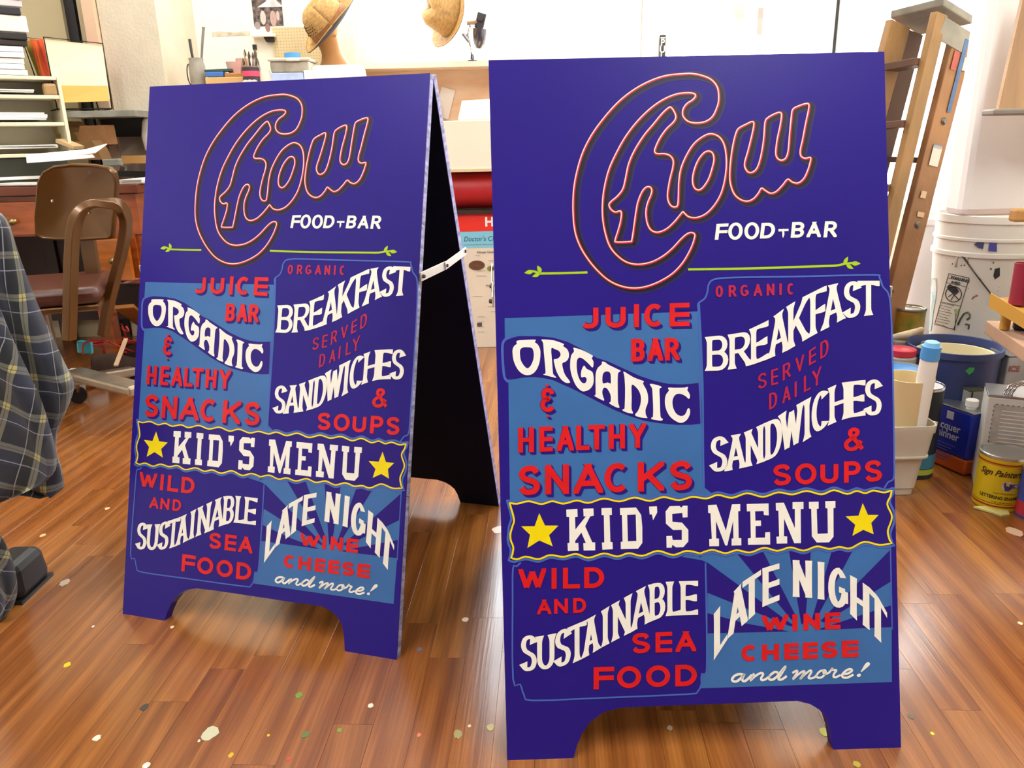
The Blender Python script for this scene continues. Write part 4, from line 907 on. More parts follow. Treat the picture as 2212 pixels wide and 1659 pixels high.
fs=[(i*n_+j,i*n_+(j+1)%n_,(i+1)*n_+(j+1)%n_,(i+1)*n_+j) for i in range(3) for j in range(n_)]+[(3*n_+j,3*n_+(j+1)%n_,4*n_) for j in range(n_)]
mb.add(vs,fs)
mb.add([p+Vector((0,.013,0)) for p in fr_]+[p+Vector((0,.02,0)) for p in fr_]+[Vector((cen.x,cen.y+.03,cen.z))],[(j,j+n_,(j+1)%n_+n_,(j+1)%n_) for j in range(n_)]+[(n_+j,n_+(j+1)%n_,2*n_) for j in range(n_)])
mb.build('backrest',BMET,ch,smooth=35)
# seat cushion
sw=[(70,600),(150,588),(222,604),(228,640),(225,652),(150,690),(80,655)]
s0=cl_(120,625,2.74); sz=Zz(150,600,2.74)
seat=MB().box((-.13,-.06,.445),(.44,.42,.06),M=Rz(.35)).build('seat',VIN,ch,bevel=.022,smooth=40)
MB().box((-.13,-.06,.403),(.42,.40,.022),M=Rz(.35)).build('seat_pan',BMET,ch,bevel=.006)
# arm loops (flat metal band)
def band(pts,w_,t_,name):
    pts=catmull(pts,5); mb=MB(); vs=[]
    n_=len(pts)
    for i,p in enumerate(pts):
        d=(pts[min(i+1,n_-1)]-pts[max(i-1,0)]).normalized(); side=Vector((0,1,0)); side=(side-d*side.dot(d)).normalized(); nn=d.cross(side)
        for a,b_ in ((-1,-1),(1,-1),(1,1),(-1,1)): vs.append(p+side*(a*w_/2)+nn*(b_*t_/2))
    fs=[(i*4+k,i*4+(k+1)%4,(i+1)*4+(k+1)%4,(i+1)*4+k) for i in range(n_-1) for k in range(4)]+[(0,1,2,3),tuple((n_-1)*4+k for k in (3,2,1,0))]
    return mb.add(vs,fs).build(name,BMET,ch,smooth=50,bevel=.003)
armp=[(150,735,2.50),(152,640,2.52),(155,540,2.54),(160,492,2.55),(172,460,2.57),(195,443,2.6),(225,440,2.64),(252,444,2.68),(268,460,2.72),(272,490,2.74),(264,540,2.76),(246,610,2.78),(232,670,2.79),(224,722,2.80)]
band([cl_(*p) for p in armp],.05,.026,'armrest')
ax=Vector((-.60,.16,0)); band([cl_(*p)+ax for p in armp],.05,.026,'armrest')
MB().box((-.02,.125,.60),(.05,.02,.34),M=Matrix.Rotation(-.04,3,'X')).build('back_bracket',BMET,ch)
for px,py in ((114,434),(193,459)): 
    q=cl_(px,py,2.835); MB().lathe([(.006,0),(.005,.004),(.001,.005)],c=q,M=Matrix.Rotation(math.pi/2,3,'X'),n=10).build('screw',CHROME,ch)
MB().tube([(-.13,-.06,.39),(-.13,-.06,.09)],.028,14).build('column',GREYM,ch,smooth=40)
for i,a in enumerate((1.0,2.3,3.75)):
    e_=Vector((-.13+.30*math.cos(a),-.06+.30*math.sin(a),.075)); st=Vector((-.13,-.06,.105))
    l_=MB().bar(st,e_,.045,.036).build('leg',GREYM,ch,bevel=.008)
    MB().lathe([(.001,-.012),(.024,-.012),(.028,-.006),(.028,.006),(.024,.012),(.001,.012)],c=e_+Vector((0,0,-.047)),M=Matrix.Rotation(math.pi/2,3,'X'),n=18,capb=False,capt=False).build('caster',BLK,l_,smooth=40)
# aluminium base of a second thing seen under the arm: long metal bar with caster (stool base)
A_,B_=at(158,806,2.76),at(300,842,2.52); SO=CO
MB().bar(A_-SO,B_-SO,.075,.034).build('leg',mat('bright_worn_aluminium','b4a894',.3,.7,var=.15,scale=14),ch,bevel=.010)
cw=floor_at(172,870); MB().lathe([(.001,-.014),(.026,-.014),(.031,-.008),(.031,.008),(.026,.014),(.001,.014)],c=(cw.x-SO.x,cw.y-SO.y,.032),M=Matrix.Rotation(math.pi/2,3,'X')@Matrix.Rotation(.6,3,'Y'),n=20,capb=False,capt=False).build('caster',BLK,ch,smooth=40)
MB().tube([(cw.x-SO.x,cw.y-SO.y,.04),(A_.x-SO.x+.01,A_.y-SO.y,A_.z-.01)],.009,8).build('caster_stem',CHROME,ch,smooth=40)
MB().lathe([(.001,-.014),(.026,-.014),(.031,-.008),(.031,.008),(.026,.014),(.001,.014)],c=(B_.x-SO.x,B_.y-SO.y,.032),M=Matrix.Rotation(math.pi/2,3,'X'),n=20,capb=False,capt=False).build('caster',BLK,ch,smooth=40)
# floor clutter beside the chair
fc=floor_at(205,738); o=MB().box((fc.x+.0,3.02,.11),(.22,.16,.22),M=Rz(-.25)).build('cardboard_box',mat('brown_carton','6e4a2c',.8,var=.2,scale=6),bevel=.003); tag(o,'brown cardboard box on the floor behind the chair arm','box')
o['label']='brown cardboard box on the floor behind the chair arm'
MB().box((fc.x-.01,2.93,.205),(.16,.004,.012),M=Rz(-.25)@Matrix.Rotation(.12,3,'Y')).build('torn_edge',CARD,o).matrix_parent_inverse=Matrix.Identity(4)
bp_=at(184,750,2.88); o=MB().box((bp_.x,2.88,bp_.z),(.055,.02,.05),M=Matrix.Rotation(.1,3,'Y')).build('blue_packet',mat('shiny_turquoise_foil','3aa6bc',.2,.2,var=.2,scale=30),bevel=.006); tag(o,'shiny turquoise packet lying by the red cord','packet'); o.location=(0,0,0)
pb_=thing('white_box',(bp_.x-.055,2.87,0),'small pale box standing left of the turquoise packet','box'); MB().box((0,0,.055),(.045,.05,.11),M=Matrix.Rotation(.12,3,'Y')).build('carton_body',mat('pale_carton','b8b0a4',.8),pb_,bevel=.002); MB().box((.0,0,.112),(.04,.045,.003)).build('flap',WPAP,pb_)
wadr=thing('paper_wad',(at(195,775,3.0).x,3.0,0),'crumpled white paper on the floor below the turquoise packet','paper'); rn=random.Random(5); bmx=bmesh.new(); bmesh.ops.create_icosphere(bmx,subdivisions=2,radius=.028)
for v in bmx.verts: v.co*=rn.uniform(.75,1.15); v.co.z*=1.2; v.co.z+=.04
me=bpy.data.meshes.new('wad'); bmx.to_mesh(me); bmx.free(); me.materials.append(WPAP); wd=bpy.data.objects.new('wad',me); COL.objects.link(wd); wd.parent=wadr; wd.scale=(1.6,1,1)
# red extension cord coil
rc=[]; rn=random.Random(11); c0=floor_at(250,758,.06)
for i in range(70):
    t=i/70*2*math.pi*7; rr=.075+.03*math.sin(t*.37)
    rc.append(Vector((c0.x+rr*math.cos(t)*1.1+rn.uniform(-.012,.012),c0.y+.02+rr*.7*math.sin(t)+rn.uniform(-.01,.01),.03+.07*abs(math.sin(i*.21))+rn.uniform(0,.015))))
rc=[at(180,765,2.84),at(180,745,2.84),at(195,737,2.84),at(225,736,2.85),at(250,745,2.87)]+rc+[at(262,700,2.95),at(266,712,2.95),at(278,715,2.95),at(272,705,2.95)]
o=MB().tube([p for p in catmull(rc,3)],.0035,6).build('coiled_cable',mat('red_rubber_cord','b42224',.4),smooth=True); tag(o,'tangled red cord heaped on the floor beside the chair','cable')
# brown shoes
def shoe(name,loc,rz,label):
    r=thing(name,loc,label,'shoe',rz,'brown shoes by the desk'); prof=[]
    g=[]
    for t,w_,h,z0 in ((0,.028,.07,.012),(.06,.036,.085,.012),(.11,.037,.078,.012),(.15,.038,.06,.012),(.19,.042,.05,.012),(.23,.043,.042,.012),(.262,.034,.034,.012),(.28,.012,.024,.012)):
        g.append([Vector((t,w_*math.cos(a),z0+h*max(0,math.sin(a))**.8)) for a in [math.pi*k/8 for k in range(9)]])
    MB().sheet(g).add([(.0,.0,.02)],[]).build('upper',mat('brown_suede','3c2a20',.85,var=.2,scale=30),r,smooth=True,solid=.004,subsurf=1)
    s_=MB().prism([(-.004,-.03),(.08,-.036),(.15,-.038),(.22,-.044),(.27,-.03),(.288,0),(.27,.03),(.22,.044),(.15,.038),(.08,.036),(-.004,.03)],.014,Matrix.Identity(4)); s_.build('sole',mat('dark_rubber','1b1512',.7),r,bevel=.002)
    MB().tube([(.09+.02*i,(-1)**i*.016,.085-.008*i) for i in range(5)],.002,5).build('lace',mat('tan_lace','8a6a4c',.8),r)
s_=floor_at(228,815); shoe('shoe',(s_.x-.06,s_.y+.03,0),.1,'brown suede shoe in front of the red cord, toe to the right')
s_=floor_at(300,800); shoe('shoe',(s_.x-.12,s_.y+.12,0),-.25,'second brown suede shoe, further back and half behind the left sign')
o=MB().bar(at(250,790,2.72),at(272,732,2.86),.014,.006).build('wood_lath',mat('pale_lath','b89878',.7)); tag(o,'thin pale wooden lath leaning over the red cord','stick')
o=MB().bar(floor_at(275,735)+Vector((0,.25,.01)),at(268,662,3.10),.07,.014).build('pine_board',mat('orange_pine','9c6424',.6,var=.2,scale=4)); tag(o,'narrow orange pine board leaning under the desk','board')
for i,(px,py,c,lb) in enumerate(((220,575,'2a8a96','small teal box under the right desk pedestal'),(243,588,'6c6a4a','olive tin under the right desk pedestal'),(232,600,'3a4468','dark blue packet under the right desk pedestal'))):
    q=at(px,py,3.3); o=MB().box((q.x,3.3+.05,q.z),(.07,.08,.05)).build('small_box',mat('sb_'+c,c,.5),bevel=.003); tag(o,lb,'box')
# shelf that carries them
c,s=pb(205,606,262,612,3.22,.2); o=MB().box(c,s).build('low_shelf',DARKW); tag(o,'dark low shelf under the right desk pedestal','shelf')
# ---------------------------------------------------------------- plaid shirt over a chair at the left edge
PLD=bpy.data.materials.new('plaid_flannel'); PLD.use_nodes=True; n=PLD.node_tree; b=n.nodes['Principled BSDF']; b.inputs['Roughness'].default_value=.9; b.inputs['Sheen Weight'].default_value=.25
uvn=n.nodes.new('ShaderNodeUVMap'); sp=n.nodes.new('ShaderNodeSeparateXYZ'); n.links.new(uvn.outputs[0],sp.inputs[0])
def mth(op,a,b_=None,clamp=False):
    m_=n.nodes.new('ShaderNodeMath'); m_.operation=op; m_.use_clamp=clamp
    for i,x in enumerate((a,b_)):
        if x is None: continue
        if isinstance(x,(int,float)): m_.inputs[i].default_value=x
        else: n.links.new(x,m_.inputs[i])
    return m_.outputs[0]
def stripe(axis,period,off,hw):
    t=mth('DIVIDE',mth('ADD',axis,off),period); f_=mth('FRACT',t); d=mth('ABSOLUTE',mth('SUBTRACT',f_,.5)); return mth('LESS_THAN',d,hw/period)
U,V=sp.outputs[0],sp.outputs[1]
def mixc(fac,c1,c2):
    m_=n.nodes.new('ShaderNodeMix'); m_.data_type='RGBA'
    if isinstance(fac,(int,float)): m_.inputs[0].default_value=fac
    else: n.links.new(fac,m_.inputs[0])
    for i,c in ((6,c1),(7,c2)):
        if isinstance(c,tuple): m_.inputs[i].default_value=c
        else: n.links.new(c,m_.inputs[i])
    return m_.outputs[2]
ckU=stripe(U,.10,.0,.025); ckV=stripe(V,.10,.0,.025)
base=mixc(ckU,lin('1b2126'),lin('272c3e')); base=mixc(mth('MULTIPLY',ckV,.5),base,lin('14161c'))
gU=stripe(U,.10,.035,.0085); gV=stripe(V,.10,.03,.0085)
fac1=mth('MULTIPLY',gU,.55); base=mixc(fac1,base,lin('8f8e7c')); fac2=mth('MULTIPLY',gV,.5); base=mixc(fac2,base,lin('86867a'))
base=mixc(mth('MULTIPLY',mth('MULTIPLY',gU,gV),.85),base,lin('b9b06c'))
for ax_,of in ((U,.070),(V,.066)):
    base=mixc(mth('MULTIPLY',stripe(ax_,.10,of,.0012),.6),base,lin('a8aab8'))
for ax_,of in ((U,.0365),(V,.0315)):
    base=mixc(mth('MULTIPLY',stripe(ax_,.10,of,.0008),.7),base,lin('1c1c20'))
n.links.new(base,b.inputs['Base Color'])
nz=n.nodes.new('ShaderNodeTexNoise'); nz.inputs['Scale'].default_value=260; bp=n.nodes.new('ShaderNodeBump'); bp.inputs['Strength'].default_value=.25; bp.inputs['Distance'].default_value=.002; n.links.new(nz.outputs[0],bp.inputs['Height']); n.links.new(bp.outputs[0],b.inputs['Normal'])
def cloth(name,rows,Y,depth,uvf,parent,n_=28,ripple=.006,label=None):
    """rows: (left px, right px, y px) -> closed rounded cloth body"""
    rows=[(p.x,p.y,p.z) for p in catmull([Vector(r) for r in rows],4)]
    vs=[];uvs=[];L=len(rows)
    for i,(xl_,xr2,py) in enumerate(rows):
        a=at(xl_,py,Y); b_=at(xr2,py,Y); c=(a+b_)/2; hw=(b_-a).length/2; ax=(b_-a).normalized()
        for k in range(n_):
            t=2*math.pi*k/n_; rr=1+ripple*14*math.sin(3*t+i*.21)*.12
            p=c+ax*hw*math.cos(t)+Vector((0,-1,0))*depth*.32*math.copysign(abs(math.sin(t))**.25,math.sin(t))*rr
            p+=Vector((0,ripple*math.sin(t*5+i*.15),0)); vs.append(p-parent_loc(parent)); uvs.append(uvf(c+ax*hw*math.cos(t)+Vector((-depth*.32*math.copysign(abs(math.sin(t))**.25,math.sin(t)),0,0)),Y))
    fs=[(i*n_+k,i*n_+(k+1)%n_,(i+1)*n_+(k+1)%n_,(i+1)*n_+k) for i in range(L-1) for k in range(n_)]+[tuple(range(n_)),tuple((L-1)*n_+k for k in reversed(range(n_)))]
    o=MB().add(vs,fs).build(name,PLD,parent,smooth=70,label=label)
    uvl=o.data.uv_layers.new(name='UVMap')
    for lp in o.data.loops: uvl.data[lp.index].uv=uvs[lp.vertex_index]
    return o
def parent_loc(p): return Vector(p.location) if p else Vector()
def rotuv(a,ox,oz):
    def f(p,Y):
        x,z=p.x-ox,p.z-oz; return (1.3*(x*math.cos(a)+z*math.sin(a)),1.3*(-x*math.sin(a)+z*math.cos(a)))
    return f
SY=1.42
sc=thing('shirt_chair',(-1.53,1.62,0),'dark chair at the left edge, mostly covered by the plaid shirt','chair'); CO2=Vector(sc.location)
for dx in (-.18,.12):
    for dy in (.0,.3): MB().tube([(dx,dy,0),(dx,dy,.44)],.014,10).build('leg',BLK,sc,smooth=40)
MB().box((-.03,.15,.45),(.34,.34,.03)).build('seat',DARKW,sc,bevel=.008)
for dx in (-.18,.07): MB().tube([(dx,.0,.46),(dx,.0,.80)],.012,10).build('back_post',BLK,sc,smooth=40)
shirt=thing('plaid_shirt',(-1.15,SY,.45),'dark blue green plaid flannel shirt draped over the chair at the left edge','shirt')
cloth('shirt_body',[(-140,-40,440),(-140,6,475),(-140,34,560),(-140,62,640),(-140,96,720),(-140,130,790),(-140,152,835),(-140,145,875),(-120,133,905),(-100,122,935),(-90,118,975),(-60,128,1015),(-30,131,1045),(40,130,1058),(90,126,1064)],SY+.035,.075,rotuv(-.10,-1.1,.5),shirt,label='plaid back of the shirt')
cloth('shirt_front',[(-160,-90,560),(-160,-20,640),(-160,14,720),(-160,44,790),(-160,76,860),(-160,100,930),(-150,116,990),(-140,110,1030),(-130,70,1055),(-120,10,1080),(-110,-30,1090)],SY-.045,.055,rotuv(-.42,-1.1,.52),shirt,label='plaid front panel hanging at a slant')
cloth('sleeve',[(-150,-80,1090),(-130,-20,1140),(-110,8,1180),(-90,24,1230),(-80,30,1280),(-70,22,1315),(-60,6,1338)],SY-.03,.04,rotuv(-.7,-1.1,.3),shirt,label='plaid sleeve end hanging near the floor')
bt=thing('black_boot',(at(22,1270,SY).x-.02,SY+.06,0),'black boot toe beside the hanging plaid sleeve at the left edge','boot')
MB().box((-.02,.02,.045),(.085,.12,.080),taper=.88).build('boot_upper',mat('black_leather','0f1013',.5),bt,bevel=.018); MB().box((-.02,.02,.004),(.084,.119,.008)).build('sole',BLK,bt)
# ------------------------------------------------------------------ back of the room: counter with clutter
KY=3.62
cz=1.135
cnt=thing('work_counter',(0,KY,0),'pale plywood work counter along the back wall behind the left sign','counter')
cx0,cx1=dxr+.02,X(925,250,KY)
MB().box(((cx0+cx1)/2,.26,cz-.02),(cx1-cx0,.50,.04)).build('counter_top',mat('counter_plywood','e4c39c',.55,var=.12,scale=3),cnt,bevel=.003)
for x in (cx0+.04,-.62): 
    for y in (.05,.47): MB().box((x,y,(cz-.04)/2),(.06,.06,cz-.04)).build('leg',CREAM,cnt)
MB().box((cx1-.03,.26,(cz-.04)/2+.0),(.03,.46,cz-.04)).build('end_panel',mat('counter_plywood','e4c39c'),cnt)
def base(px,Y): return Vector((at(px,165,Y).x,Y,cz+.0005))
def top_z(px,py,Y): return at(px,py,Y).z
KK=3.84
# jar with brushes
def jar(px,Y,r,h,label,m,liquid=None):
    b_=base(px,Y); r_=thing('brush_jar',b_,label,'jar'); 
    MB().lathe([(r*.9,0),(r,.006),(r,h*.8),(r*.85,h*.9),(r*.9,h),(r*.84,h),(r*.78,h*.88),(r*.92,h*.78),(r*.92,.012),(.001,.01)],n=20,capt=False).build('jar_body',m,r_,smooth=50); return r_
JG=mat('dusty_glass','b8b4a8',.25,trans=.35,var=.15,scale=20)
hj=top_z(428,126,KK)-cz
j=jar(428,KK,.036,hj,'dusty glass jar with two brushes at the far left of the back counter',JG)
for dx,h,c in ((-.01,.24,'2c2c2c'),(.025,.29,'7a7468')): MB().tube([(0,0,.02),(dx*1.5,0,h*.75),(dx*2.0,.01,h)],[.004,.006,.007],8).build('brush',mat('br_'+c,c,.5),j)
jx=base(411,KK-.02); o=MB().tube([(jx.x+.02*math.cos(a)*.6,jx.y,jx.z+.09+.045*math.sin(a)) for a in [i/14*math.pi*2 for i in range(14)]],.0025,6,closed=True).build('wire_loop',WIRE); tag(o,'dark wire loop hanging left of the dusty brush jar','wire')
def cbox(name,x0,y0,x1,y1,Y,d,m,label,cat,bevel=.003,drop=True):
    c,s=pb(x0,y0,x1,y1,Y,d)
    if drop:
        zt_=c[2]+s[2]/2; c=(c[0],c[1],(zt_+cz)/2); s=(s[0],s[1],zt_-cz-.001)
    o=MB().box(c,s).build(name,m,bevel=bevel); return tag(o,label,cat)
cbox('cardboard_box',443,166,525,180,KK-.06,.14,mat('tan_carton','caa873',.75,var=.08),'long tan cardboard box on the back counter under the blue tray','box')
cbox('blue_tray',444,155,482,166,KK-.05,.12,mat('blue_plastic','3f6fc0',.4),'small blue plastic tray on the tan cardboard box','tray',drop=False)
cbox('brown_block',485,158,524,166,KK-.05,.12,mat('ochre_block','a8743c',.6),'ochre brown block on the tan cardboard box','block',drop=False)
c,s=pb(441,149,500,155,KK-.04,.03); o=MB().box(c,s,M=Matrix.Rotation(-.02,3,'Y')).build('hand_saw',mat('dark_green_tool','2c4a44',.5),bevel=.002); tag(o,'dark green tool lying across the blue tray','tool')
PK=mat('pink_plastic','e8bcb4',.3,trans=.2)
for i,(px,py,h_) in enumerate(((505,158,.075),(518,160,.10),(512,126,.0))):
    if i==2: continue
    zt_=top_z(px,[134,124][i],KK); zb_=top_z(px,158,KK-.02)
    o=MB().lathe([(.026,0),(.034,zt_-zb_),(.031,zt_-zb_),(.024,.004),(.001,.003)],c=(at(px,160,KK).x+.0,KK+.07*(1 if i else .2),zb_+.001),n=20,capt=False).build('pink_cup',PK,smooth=50); tag(o,['translucent pink cup on the ochre block, left one','taller translucent pink cup on the ochre block, right one'][i],'cup',group='pink plastic cups')
# labelled tin with brushes
b_=base(543,KK-.1); tn=thing('brush_tin',b_,'tin with pink and dark label holding paint brushes on the back counter','tin')
r=.036; h=top_z(543,144,KK-.1)-cz
MB().lathe([(r,0),(r,h),(r*.94,h),(r*.94,.01),(.001,.01)],n=24,capt=False).build('tin_body',mat('tin_grey','8a8880',.4,.5),tn,smooth=50)
MB().lathe([(r+.0006,.012),(r+.0006,h*.96)],n=24,capb=False,capt=False).build('label_band',mat('label_dark','3c3038',.6),tn,smooth=True)
MB().lathe([(r+.0010,h*.62),(r+.0010,h*.82)],n=24,capb=False,capt=False).build('label_stripe',mat('label_pink','d8486c',.6),tn,smooth=True)
for sg in (-.42,.1,.62): MB().lathe([(.001,0),(.012,.001),(.017,.006)],n=14).build('label_blob',mat('label_blob','e8d8d0',.6),tn).matrix_basis=T(r*math.sin(sg)*1.02,-r*math.cos(sg)*1.02,h*.34)@Matrix.Rotation(math.pi/2,4,'X')
rn=random.Random(4)
for i,(dx,h_,c) in enumerate(((-.012,.17,'a08c58'),(.0,.16,'4c3c34'),(.012,.155,'8a6c58'),(.02,.17,'6c6460'),(-.02,.13,'b8a878'),(.024,.13,'9a948c'))):
    o=MB().tube([(dx*.3,0,.02),(dx*1.3,rn.uniform(-.01,.01),h_*.75),(dx*1.5,rn.uniform(-.01,.01),h_)],[.003,.005,.002],8).build('brush',mat('brs_'+c,c,.5),tn)
    MB().lathe([(.005,0),(.007,.012),(.001,.03)],c=(dx*1.42,0,h_*.9),n=8).build('bristles',mat('bristles','5c5044',.9),o)
b_=base(553,KK-.02); o=MB().lathe([(.017,0),(.018,.10),(.012,.14),(.007,.155),(.007,.19)],c=b_+Vector((.0,.03,0)),n=16).build('squeeze_bottle',mat('clear_grey_plastic','a8a49c',.3)); tag(o,'slim grey bottle with dark cap among the brushes of the counter','bottle')
MB().lathe([(.010,.0),(.010,.022)],c=b_+Vector((.0,.03,.19)),n=14).build('cap',BLK,o)
b_=base(569,KK-.06); o=MB().lathe([(.024,0),(.033,.03),(.035,.06),(.030,top_z(569,152,KK-.06)-cz),(.026,top_z(569,152,KK-.06)-cz),(.001,.01)],c=b_,n=22,capt=False).build('white_pot',mat('grey_white_pot','d8d2c4',.5),smooth=50); tag(o,'squat off white pot between the labelled tin and grey toolbox','pot')
# blue and white cartons, grey toolbox, tape roll
cbox('blue_carton',582,157,655,172,KK-.06,.16,mat('pale_blue_carton','a9bfe8',.6,var=.15,scale=20),'pale blue carton under the grey toolbox','carton')
cbox('white_carton',656,151,673,170,KK-.06,.12,WPAP,'small bright white carton at the right of the pale blue one','carton')
tb=thing('toolbox',(at(623,150,KK-.08).x,KK+.02,top_z(620,157,KK-.08)),'grimy grey plastic toolbox with flared lid on the back counter','toolbox')
wv_=.19; hh=top_z(620,119,KK-.08)-tb.location.z
MB().box((0,0,hh*.34),(wv_*.9,.15,hh*.66),taper=1.04).build('toolbox_body',mat('grimy_grey','a8a498',.6,var=.35,scale=14),tb,bevel=.008)
MB().box((0,-.004,hh*.78),(wv_,.165,hh*.2)).build('lid',mat('grimy_grey_lid','c4c0b2',.6,var=.2,scale=14),tb,bevel=.008)
MB().box((.02,-.088,hh*.72),(.06,.006,hh*.12)).build('latch',mat('grimy_grey_lid','c4c0b2'),tb,bevel=.002)
zt_=tb.location.z+hh*.885; o=MB().lathe([(.024,0),(.036,0),(.036,.026),(.024,.026),(.024,0)],c=(at(628,112,KK).x,KK+.02,zt_),n=28,capb=False,capt=False).build('tape_roll',mat('blue_masking_tape','4f9ad8',.5),smooth=40); tag(o,'roll of blue masking tape on top of the grey toolbox','tape')
MB().lathe([(.020,.001),(.0242,.001),(.0242,.025),(.020,.025),(.020,.001)],c=(at(628,112,KK).x,KK+.02,zt_),n=28,capb=False,capt=False).build('core',CARD,o)
# white roll lying at the end
o=MB().lathe([(.055,-.13),(.06,-.12),(.06,.12),(.055,.13)],c=(at(722,150,KK).x,KK+.02,cz+.061),M=Matrix.Rotation(math.pi/2,3,'Y')@Matrix.Rotation(.08,3,'X'),n=28).build('paper_roll',mat('warm_white_paper','f6ead8',.7),smooth=50); tag(o,'fat warm white paper roll lying beside the grey toolbox','roll')
# yellow folding rules on the counter edges
for (a,b_,lb) in (((382,181,3.66),(456,175,3.66),'yellow folding rule just showing above the left corner of the left sign'),):
    A=at(*a); B=at(*b_); A.z=B.z=cz+.004; o=MB().bar(A,B,.03,.006).build('folding_rule',mat('yellow_rule','d8d46a',.5)); tag(o,lb,'ruler')
# mannequin neck and straw fedora
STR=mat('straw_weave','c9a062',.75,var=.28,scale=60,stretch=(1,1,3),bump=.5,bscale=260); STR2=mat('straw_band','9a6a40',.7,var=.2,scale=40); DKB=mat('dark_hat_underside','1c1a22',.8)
NY=3.98
mn=thing('mannequin_bust',(at(728,150,NY).x,NY,cz+.001),'tan mannequin bust wearing the perforated straw hat','mannequin')
mbm=mn.location
def lp(px,py,Y): return at(px,py,Y)-mbm
TAN=mat('tan_bust','b8844c',.45,var=.15,scale=5); TANL=mat('tan_bust_light','d8b080',.45)
zs_=[.0,.03,.08,.115,.15,.175,.19,.215,.25]
bw_=[.115,.115,.108,.085,.060,.050,.048,.050,.055]
g=[[Vector((w_*math.cos(a)+ (.0 if z<.12 else -.03*(z-.12)/.1),w_*.6*math.sin(a),z)) for a in [2*math.pi*k/24 for k in range(25)]] for z,w_ in zip(zs_,bw_)]
MB().sheet(g).build('bust_body',TAN,mn,smooth=True)
MB().lathe([(.04,-.06),(.062,-.02),(.068,.03),(.055,.075),(.02,.10),(.001,.104)],c=Vector((-.035,0,.31)),n=22).build('head',TAN,mn,smooth=True)
def fedora(name,cpos,R3,sc_,label,perf=True,band=True):
    h=bpy.data.objects.new(name,None); COL.objects.link(h); h.matrix_world=T(*cpos)@R3.to_4x4()@Matrix.Scale(sc_,4); tag(h,label,'hat')
    prof=[(.001,.118),(.03,.124),(.055,.118),(.072,.100),(.082,.06),(.090,.012),(.092,0)]
    vs=[];n_=36
    MBm=MB(); g=[]
    for r_,z in prof:
        g.append([Vector((r_*math.cos(a)*(1.0),r_*math.sin(a)*1.18,z-(.020*math.exp(-(r_*math.cos(a)/.022)**2) if z>.09 else 0))) for a in [2*math.pi*k/n_ for k in range(n_+1)]])
    MBm.sheet(g).build('crown',STR,h,smooth=True,solid=.003)
    g=[]
    for t in range(6):
        r_=.092+.055*t/5; g.append([Vector((r_*math.cos(a),r_*math.sin(a)*1.14,.0+.018*(t/5)**2*(1+.7*math.cos(2*a))*(1 if math.cos(a)>-2 else 1))) for a in [2*math.pi*k/n_ for k in range(n_+1)]])
    MB().sheet(g).build('brim',STR,h,smooth=True,solid=.003)
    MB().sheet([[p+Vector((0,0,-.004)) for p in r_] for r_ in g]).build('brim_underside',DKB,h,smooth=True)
    if band:
        g=[[Vector((r_*math.cos(a),r_*math.sin(a)*1.18,z)) for a in [2*math.pi*k/n_ for k in range(n_+1)]] for r_,z in ((.0945,.002),(.0905,.034))]
        MB().sheet(g).build('hat_band',STR2,h,smooth=True)
    if perf:
        pf=MB()
        for i in range(13):
            for k in range(4):
                a=-2.7+i*.16+.05*(k%2); z=.045+.011*k; r_=.0875-.012*k*.3
                p=Vector((r_*math.cos(a)*1.03,r_*math.sin(a)*1.03*1.18,z)); pf.box(p,(.004,.004,.005))
        o_=pf.build('weave_holes',mat('weave_shadow_brown','5c3c1c',.8),h); o_['kind']='stuff'
    return h
# first hat: crown to the lower left, brim edge to the right
hx=at(706,44,NY-.03); dirv=(at(668,30,NY-.10)-at(735,52,NY-.03)).normalized(); 
upv=Vector((-.62,-.45,.64)).normalized(); xv=Vector((.3,-.85,-.2)); xv=(xv-upv*xv.dot(upv)).normalized(); yv=upv.cross(xv)
R3=Matrix((xv,yv,upv)).transposed()
hp=at(714,54,NY-.02); fedora('straw_fedora',hp,R3,.98,'perforated straw fedora with brown band tipped on the mannequin bust')
# second hat: hanging on the clamp lamp
upv=Vector((-.86,-.42,.28)).normalized(); xv=Vector((.2,-.2,.9)); xv=(xv-upv*xv.dot(upv)).normalized(); yv=upv.cross(xv); R3=Matrix((xv,yv,upv)).transposed()
h2=fedora('straw_sun_hat',at(974,34,3.98),R3,1.02,'plain golden straw hat hanging on the chrome clamp lamp',perf=False,band=False)
# clamp lamp
lm=thing('clamp_lamp',(at(1020,108,4.02).x,4.02,SILL+.001),'chrome clamp lamp standing on the window ledge behind the straw sun hat','lamp'); LO=Vector(lm.location)
GUN=mat('gunmetal','6e6e76',.28,.85)
def ll(px,py,Y=4.0): return at(px,py,Y)-LO
MB().lathe([(.026,0),(.026,.006),(.012,.012),(.009,.03)],n=18).build('lamp_foot',GUN,lm,smooth=50)
MB().tube([Vector((0,0,.02)),ll(1014,92),ll(1010,75),ll(1016,55)],.006,8).build('stem',CHROME,lm,smooth=True)
A=ll(1028,78); MB().lathe([(.012,0),(.027,.02),(.036,.06),(.036,.085),(.032,.085),(.001,.08)],c=ll(1034,105,4.0)+Vector((0,0,0)),M=Matrix.Rotation(.12,3,'Y'),n=20).build('lamp_shade',GUN,lm,smooth=50)
MB().bar(ll(1034,62),ll(1042,28),.045,.016,up=(0,1,0)).build('clamp_plate',GUN,lm,bevel=.004)
MB().lathe([(.016,-.006),(.016,.006)],c=ll(1038,38,3.985),M=Matrix.Rotation(math.pi/2,3,'X'),n=16).build('clamp_disc',CHROME,lm)
MB().tube([ll(1008,50),ll(1030,48)],.010,8).build('clamp_arm',mat('tan_arm','b8987c',.5),lm,smooth=40)
MB().tube([ll(1000,72),ll(1014,90)],.010,8).build('clamp_jaw',GUN,lm,smooth=40)
